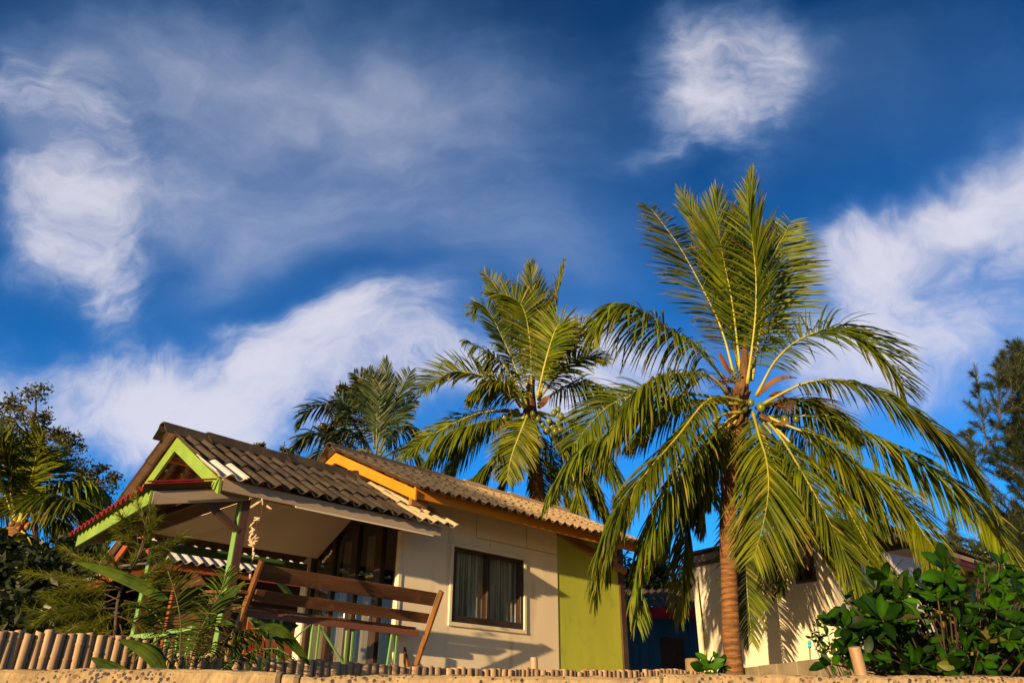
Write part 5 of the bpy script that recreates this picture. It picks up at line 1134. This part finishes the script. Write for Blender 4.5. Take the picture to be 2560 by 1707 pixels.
for i in range(185):
    f = rnd.uniform(.06, 1.0); p = C_[int(f*39)]
    x0, y0 = 2590-35*f, 0
    hw = 190*(1-f)**.65+14
    px_ = rnd.uniform(-1, 1); dY = rnd.uniform(-1, 1)*1.4*(1-f)
    tip = p+np.array([px_*hw*Yk/1950, dY, rnd.uniform(.3, 1.0)*(0.55+.35*(1-f))])
    plume(lf, wd, p, tip, 460, .24, rnd, .006, .6, .014*(1.3-f))
    for _k in range(2):
        e = p+(tip-p)*rnd.uniform(.35, .8); plume(lf, wd, e, e+(tip-p)*.35+rnd.normal(0, .16, 3)*[1, 1, .6]+[0, 0, .12], 160, .26, rnd, .007, .4, .006)
for (x, y, dx, dy) in ((2470, 1130, -33, -215), (2500, 1050, -8, -140), (2525, 1000, -20, -120), (2440, 1180, -20, -100), (2540, 960, 5, -110)):
    a_, b_ = at(x, y, Yk-.4), at(x+dx, y+dy, Yk-.4); plume(lf, wd, a_, b_, 420, .24, rnd, .006, .3, .016)
    for _k in range(16):
        f = rnd.uniform(0, .92); e = a_+(b_-a_)*f; plume(lf, wd, e, e+np.array([rnd.normal(0, .28)*(1.1-f), rnd.normal(0, .2)*(1.1-f), rnd.uniform(.12, .45)*(1.2-f)]), 130, .22, rnd, .006, .4, .006)
    plume(lf, wd, C_[int(np.argmin(np.abs(C_[:, 2]-a_[2]+.8)))], a_, 300, .26, rnd, .007, .4, .018)
wd.build('trunk', M['bark'], ca, smooth=True); lf.build('crown', M['needle'], ca)
# small casuarina tops far away behind the roofs
def smalltop(label, x, y, h, Y, seed):
    rnd = np.random.default_rng(seed); b = at(x, 1560, Y); r = thing('casuarina_tree', (b[0], b[1], ZG), label, 'tree'); lf, wd = MB(), MB()
    tp = [np.array([b[0], b[1], 1.4]), at(x, y+h, Y), at(x, y, Y)]; C_, L = spline(tp, 20); wd.tube(C_, list(np.linspace(.1, .01, 20)), 6)
    for i in range(46):
        f = rnd.uniform(.35, 1); p = C_[int(f*19)]; plume(lf, wd, p, p+np.array([rnd.normal(0, .5)*(1.15-f), rnd.normal(0, .4)*(1.15-f), rnd.uniform(.1, .6)]), 90, .32, rnd, .014, .3)
    wd.build('trunk', M['bark'], r); lf.build('crown', M['needle'], r)
smalltop('small fuzzy treetop showing over the tiled roof between palm frond tips', 2388, 1310, 70, 20, 51)
smalltop('small treetop peeking in the blue gap between the two palms', 1538, 1258, 90, 22, 52)

# casuarina sapling in front of the porch
rnd = np.random.default_rng(61); Ys = 4.75
b = at(262, 1760, Ys); sp = thing('casuarina_sapling', (b[0], b[1], ZG), 'wispy green casuarina sapling growing behind the left bamboo fence', 'sapling')
lf, wd = MB(), MB()
stem = [np.array([b[0], b[1], 1.45]), at(285, 1600, Ys), at(300, 1480, Ys), at(350, 1380, Ys), at(368, 1290, Ys)]
C_, L = spline(stem, 30); wd.tube(C_, list(np.linspace(.016, .004, 30)), 6)
BR = [((366, 1320), (340, 1235)), ((366, 1330), (378, 1262)), ((360, 1365), (292, 1322)), ((355, 1375), (462, 1334)), ((360, 1350), (300, 1290)), ((352, 1385), (390, 1300)),
      ((330, 1420), (160, 1368)), ((320, 1440), (200, 1400)), ((310, 1470), (62, 1432)), ((310, 1470), (110, 1480)), ((305, 1500), (75, 1525)), ((300, 1520), (90, 1560)), ((298, 1530), (180, 1590)),
      ((320, 1450), (420, 1400)), ((315, 1480), (440, 1450)), ((310, 1500), (400, 1520)), ((300, 1540), (390, 1580)), ((300, 1560), (210, 1640)), ((300, 1560), (330, 1640)), ((300, 1500), (140, 1450)),
      ((300, 1490), (160, 1530)), ((305, 1480), (230, 1440)), ((300, 1530), (240, 1560)), ((310, 1450), (260, 1380)), ((345, 1400), (420, 1365)), ((320, 1440), (350, 1370)), ((300, 1520), (120, 1500)), ((300, 1540), (140, 1580)), ((315, 1460), (370, 1440)), ((305, 1510), (330, 1560))]
for i, (p, q) in enumerate(BR):
    big = math.hypot(q[0]-p[0], q[1]-p[1])
    plume(lf, wd, at(*p, Ys+rnd.uniform(-.05, .05)), at(*q, Ys+rnd.uniform(-.22, .25)), int(70+big*1.1), .13, rnd, .0024, .25, .0045)
wd.build('stem', M['bark'], sp, smooth=True); lf.build('foliage', M['sapneedle'], sp)

# young coconut in front of the porch
Yy = 4.42
def K(x, y, d=0.0): return at(x, y, Yy+d)
b = at(455, 1760, Yy); yc = thing('young_palm', (b[0], b[1], ZG), 'young coconut seedling with arching dark leaves in front of the porch post', 'palm')
YG = [([(462, 1720), (474, 1660), (497, 1584), (530, 1520), (552, 1478), (566, 1432)], .17, dict(nh=(-.3, -1, .2), droop=.9, ang0=1.3, ang1=.3, nl=22)),
      ([(458, 1720), (450, 1640), (452, 1560), (440, 1490), (418, 1420)], .15, dict(nh=(.3, -1, .2), droop=.8, nl=18)),
      ([(456, 1720), (440, 1640), (405, 1560), (370, 1520), (320, 1505)], .13, dict(droop=1.2, nl=16)),
      ([(465, 1720), (500, 1650), (560, 1600), (610, 1575), (655, 1570)], .12, dict(droop=1.3, nl=18)),
      ([(468, 1720), (520, 1660), (590, 1600), (660, 1570), (705, 1580)], .11, dict(droop=1.2, nl=16)),
      ([(470, 1720), (530, 1690), (600, 1640), (680, 1620), (730, 1640)], .10, dict(droop=1.2, nl=14)),
      ([(460, 1720), (462, 1650), (480, 1600), (520, 1560), (580, 1560)], .12, dict(droop=1.2, nl=16)),
      ([(458, 1720), (430, 1660), (380, 1620), (330, 1620)], .11, dict(droop=1.2, nl=14))]
for i, (pts, L, kw) in enumerate(YG): frond(yc, [K(x, y, (-.04 if i % 2 else .05)*k) for k, (x, y) in enumerate(pts)], L, seed=700+i, width=.012, rr=.006, petiole=.30, leaf='blade', **kw)
def blade(root, pts, w, seed, mt='frond', Yb=4.4, segs=12):
    """undivided young palm leaf, pleated along its length"""
    C_, L = spline([at(p[0], p[1], Yb+(p[2] if len(p) > 2 else 0)) for p in pts], segs+1); m_ = MB(); V = []
    for i, c in enumerate(C_):
        t = nrm(C_[min(i+1, segs)]-C_[max(i-1, 0)]); s = nrm(np.cross(t, (0.15, -1, .25))); q = nrm(np.cross(s, t)); k = w*math.sin(math.pi*min(.98, .05+.93*(i/segs)**.8))**.75
        for j in range(-4, 5): V.append(c+s*k*j/4-q*(abs(j)*.05*k)+q*(.05*k if j % 2 else 0))
    m_.add(V, [(9*i+j, 9*i+j+1, 9*i+j+10, 9*i+j+9) for i in range(segs) for j in range(8)]); m_.build('leaf', M[mt], root, smooth=False)
for i, (pts, w, Yb) in enumerate((([(420, 1500), (395, 1487), (331, 1452), (262, 1425), (191, 1404)], .055, 4.4), ([(330, 1700), (300, 1680), (262, 1660), (228, 1643)], .05, 4.05), ([(412, 1700), (390, 1650), (345, 1615), (296, 1598)], .055, 4.05), ([(400, 1700), (398, 1660), (385, 1625), (352, 1606)], .05, 4.1),
                          ([(520, 1560), (540, 1520), (572, 1490), (612, 1452)], .05, 4.5), ([(640, 1570), (690, 1570), (730, 1605), (775, 1662)], .05, 4.45), ([(650, 1575), (690, 1590), (706, 1630), (712, 1665)], .028, 4.45), ([(560, 1700), (580, 1650), (612, 1610), (655, 1600)], .03, 4.4), ([(600, 1700), (625, 1660), (650, 1600), (652, 1565)], .02, 4.4), ([(640, 1700), (660, 1650), (662, 1600)], .016, 4.4))):
    blade(yc, pts, w*.62, i, 'blade', Yb)

# broad leaved shrub, right
def rosette(m_, c, d, n, size, rnd):
    size = size*float(np.clip(rnd.lognormal(0, .24), .5, 1.5))
    d = nrm(d); a = nrm(np.cross(d, rnd.normal(0, 1, 3))); b_ = np.cross(d, a)
    for i in range(n):
        th = i*2.4+rnd.uniform(-.3, .3); e = rnd.uniform(.15, .75) if i > 1 else rnd.uniform(.9, 1.3)
        ax = nrm((a*math.cos(th)+b_*math.sin(th))*math.cos(e)+d*math.sin(e)); L = size*rnd.uniform(.5, 1.25); W = L*rnd.uniform(.40, .55)
        sd = nrm(np.cross(ax, d+rnd.normal(0, .25, 3))); nn_ = nrm(np.cross(sd, ax)); bend = rnd.uniform(.05, .35); fold = rnd.uniform(.05, .25)
        prof = [0.05, .30, .62, .88, 1.0, .92, .62, .22]; V = []; k = len(prof); CL = []; ti = np.clip(rnd.normal(.62, .30), .22, 1.6)*(1.35 if i < 2 else 1); dy_ = rnd.choice([0, 0, 0, .12, .0, .3]) if rnd.random() < .15 else 0
        for j, pw in enumerate(prof):
            t = j/(k-1); mid = c+ax*L*(.06+t*.98)-nn_*L*bend*t*t
            if mid[2] < ZG: pass
            w = W*.5*pw; V += [mid-sd*w+nn_*w*fold*(1+.15*math.sin(j*2)), mid-sd*w*.08, mid+sd*w*.08, mid+sd*w+nn_*w*fold]; CL += [(ti, dy_), (ti*1.5, dy_), (ti*1.5, dy_), (ti, dy_)]
        m_.add(V, [(4*j+q, 4*j+q+1, 4*j+q+5, 4*j+q+4) for j in range(k-1) for q in (0, 1, 2)], col=CL)
rnd = np.random.default_rng(71)
def shrub(label, spots, size, seed, nleaf=8, base=None, stemr=.01, mt='bigleaf', name='broad_leaved_shrub', cat='shrub'):
    rnd = np.random.default_rng(seed); root = thing(name, base, label, cat); lf, wd = MB(), MB(); base = np.asarray(base, float)
    for c in spots:
        c = np.asarray(c, float); mid = (base+c)/2+rnd.normal(0, .10, 3)*np.linalg.norm(c-base)*.5
        C_, L = spline([base+rnd.normal(0, .05, 3)*[1, 1, 0], mid, c], 10); wd.tube(C_, list(np.linspace(stemr, stemr*.4, 10)), 5)
        dr = nrm(C_[-1]-C_[-3]+np.array([0, -.45, .35])+rnd.normal(0, .3, 3)); rosette(lf, c, dr, int(nleaf*rnd.uniform(.7, 1.3)), size, rnd)
        for q in range(2):
            k = rnd.integers(4, 9); rosette(lf, C_[k], nrm(rnd.normal(0, 1, 3)+np.array([0, -.5, .3])), 3, size*.85, rnd)
    wd.build('stems', M['bark'], root, smooth=True); lf.build('leaves', M[mt], root, smooth=True); return root
topline = lambda x: np.interp(x, [2060, 2110, 2160, 2230, 2300, 2370, 2450, 2520, 2600, 2700], [1560, 1500, 1470, 1440, 1425, 1415, 1412, 1425, 1410, 1400])
sp_ = []
for i in range(128):
    x = rnd.uniform(2110, 2680); yt = topline(x)+16*math.sin(x*.045)+10*math.sin(x*.11); y = yt+rnd.uniform(0, 1)**1.1*(1680-yt); sp_.append(at(x, y, rnd.uniform(5.0, 6.6)))
sp_ += [at(x, y, 5.2) for x, y in ((2245, 1462), (2255, 1500), (2360, 1420), (2375, 1440), (2540, 1480), (2115, 1500), (2130, 1600), (2195, 1600), (2400, 1560), (2345, 1500), (2560, 1500), (2070, 1545), (2080, 1660), (2110, 1655), (2370, 1640), (2300, 1660), (2450, 1650), (2520, 1600))]
b = at(2430, 1800, 6.0); shrub('large glossy broad leaved shrub filling the bottom right corner', sp_, .112, 72, 7, (b[0], b[1], ZG), .011)
sp_ = [at(x, y, 5.6+.1*(i % 3)) for i, (x, y) in enumerate(((2034, 1580), (2045, 1600), (2055, 1615), (2070, 1590), (2085, 1605), (2060, 1630), (2092, 1570), (2100, 1640), (2120, 1620), (2030, 1596), (2042, 1565), (2075, 1620), (2110, 1585), (2140, 1560), (2150, 1590)))]
b = at(2150, 1790, 5.7); shrub('small leaved twiggy bush at the left foot of the glossy shrub', sp_, .05, 73, 9, (b[0], b[1], ZG), .006, name='twiggy_bush', cat='bush')
sp_ = [at(x, y, 6.2) for x, y in ((1775, 1660), (1790, 1650), (1800, 1668), (1765, 1675), (1808, 1676))]
b = at(1785, 1790, 6.2); shrub('little broad leaved seedling left of the big palm trunk', sp_, .095, 74, 4, (b[0], b[1], ZG), .005, name='seedling', cat='plant')
sp_ = [at(x, y, 6.0) for x, y in ((2060, 1650), (2075, 1645), (2085, 1665), (2040, 1660))]

print('objects', len(bpy.data.objects))
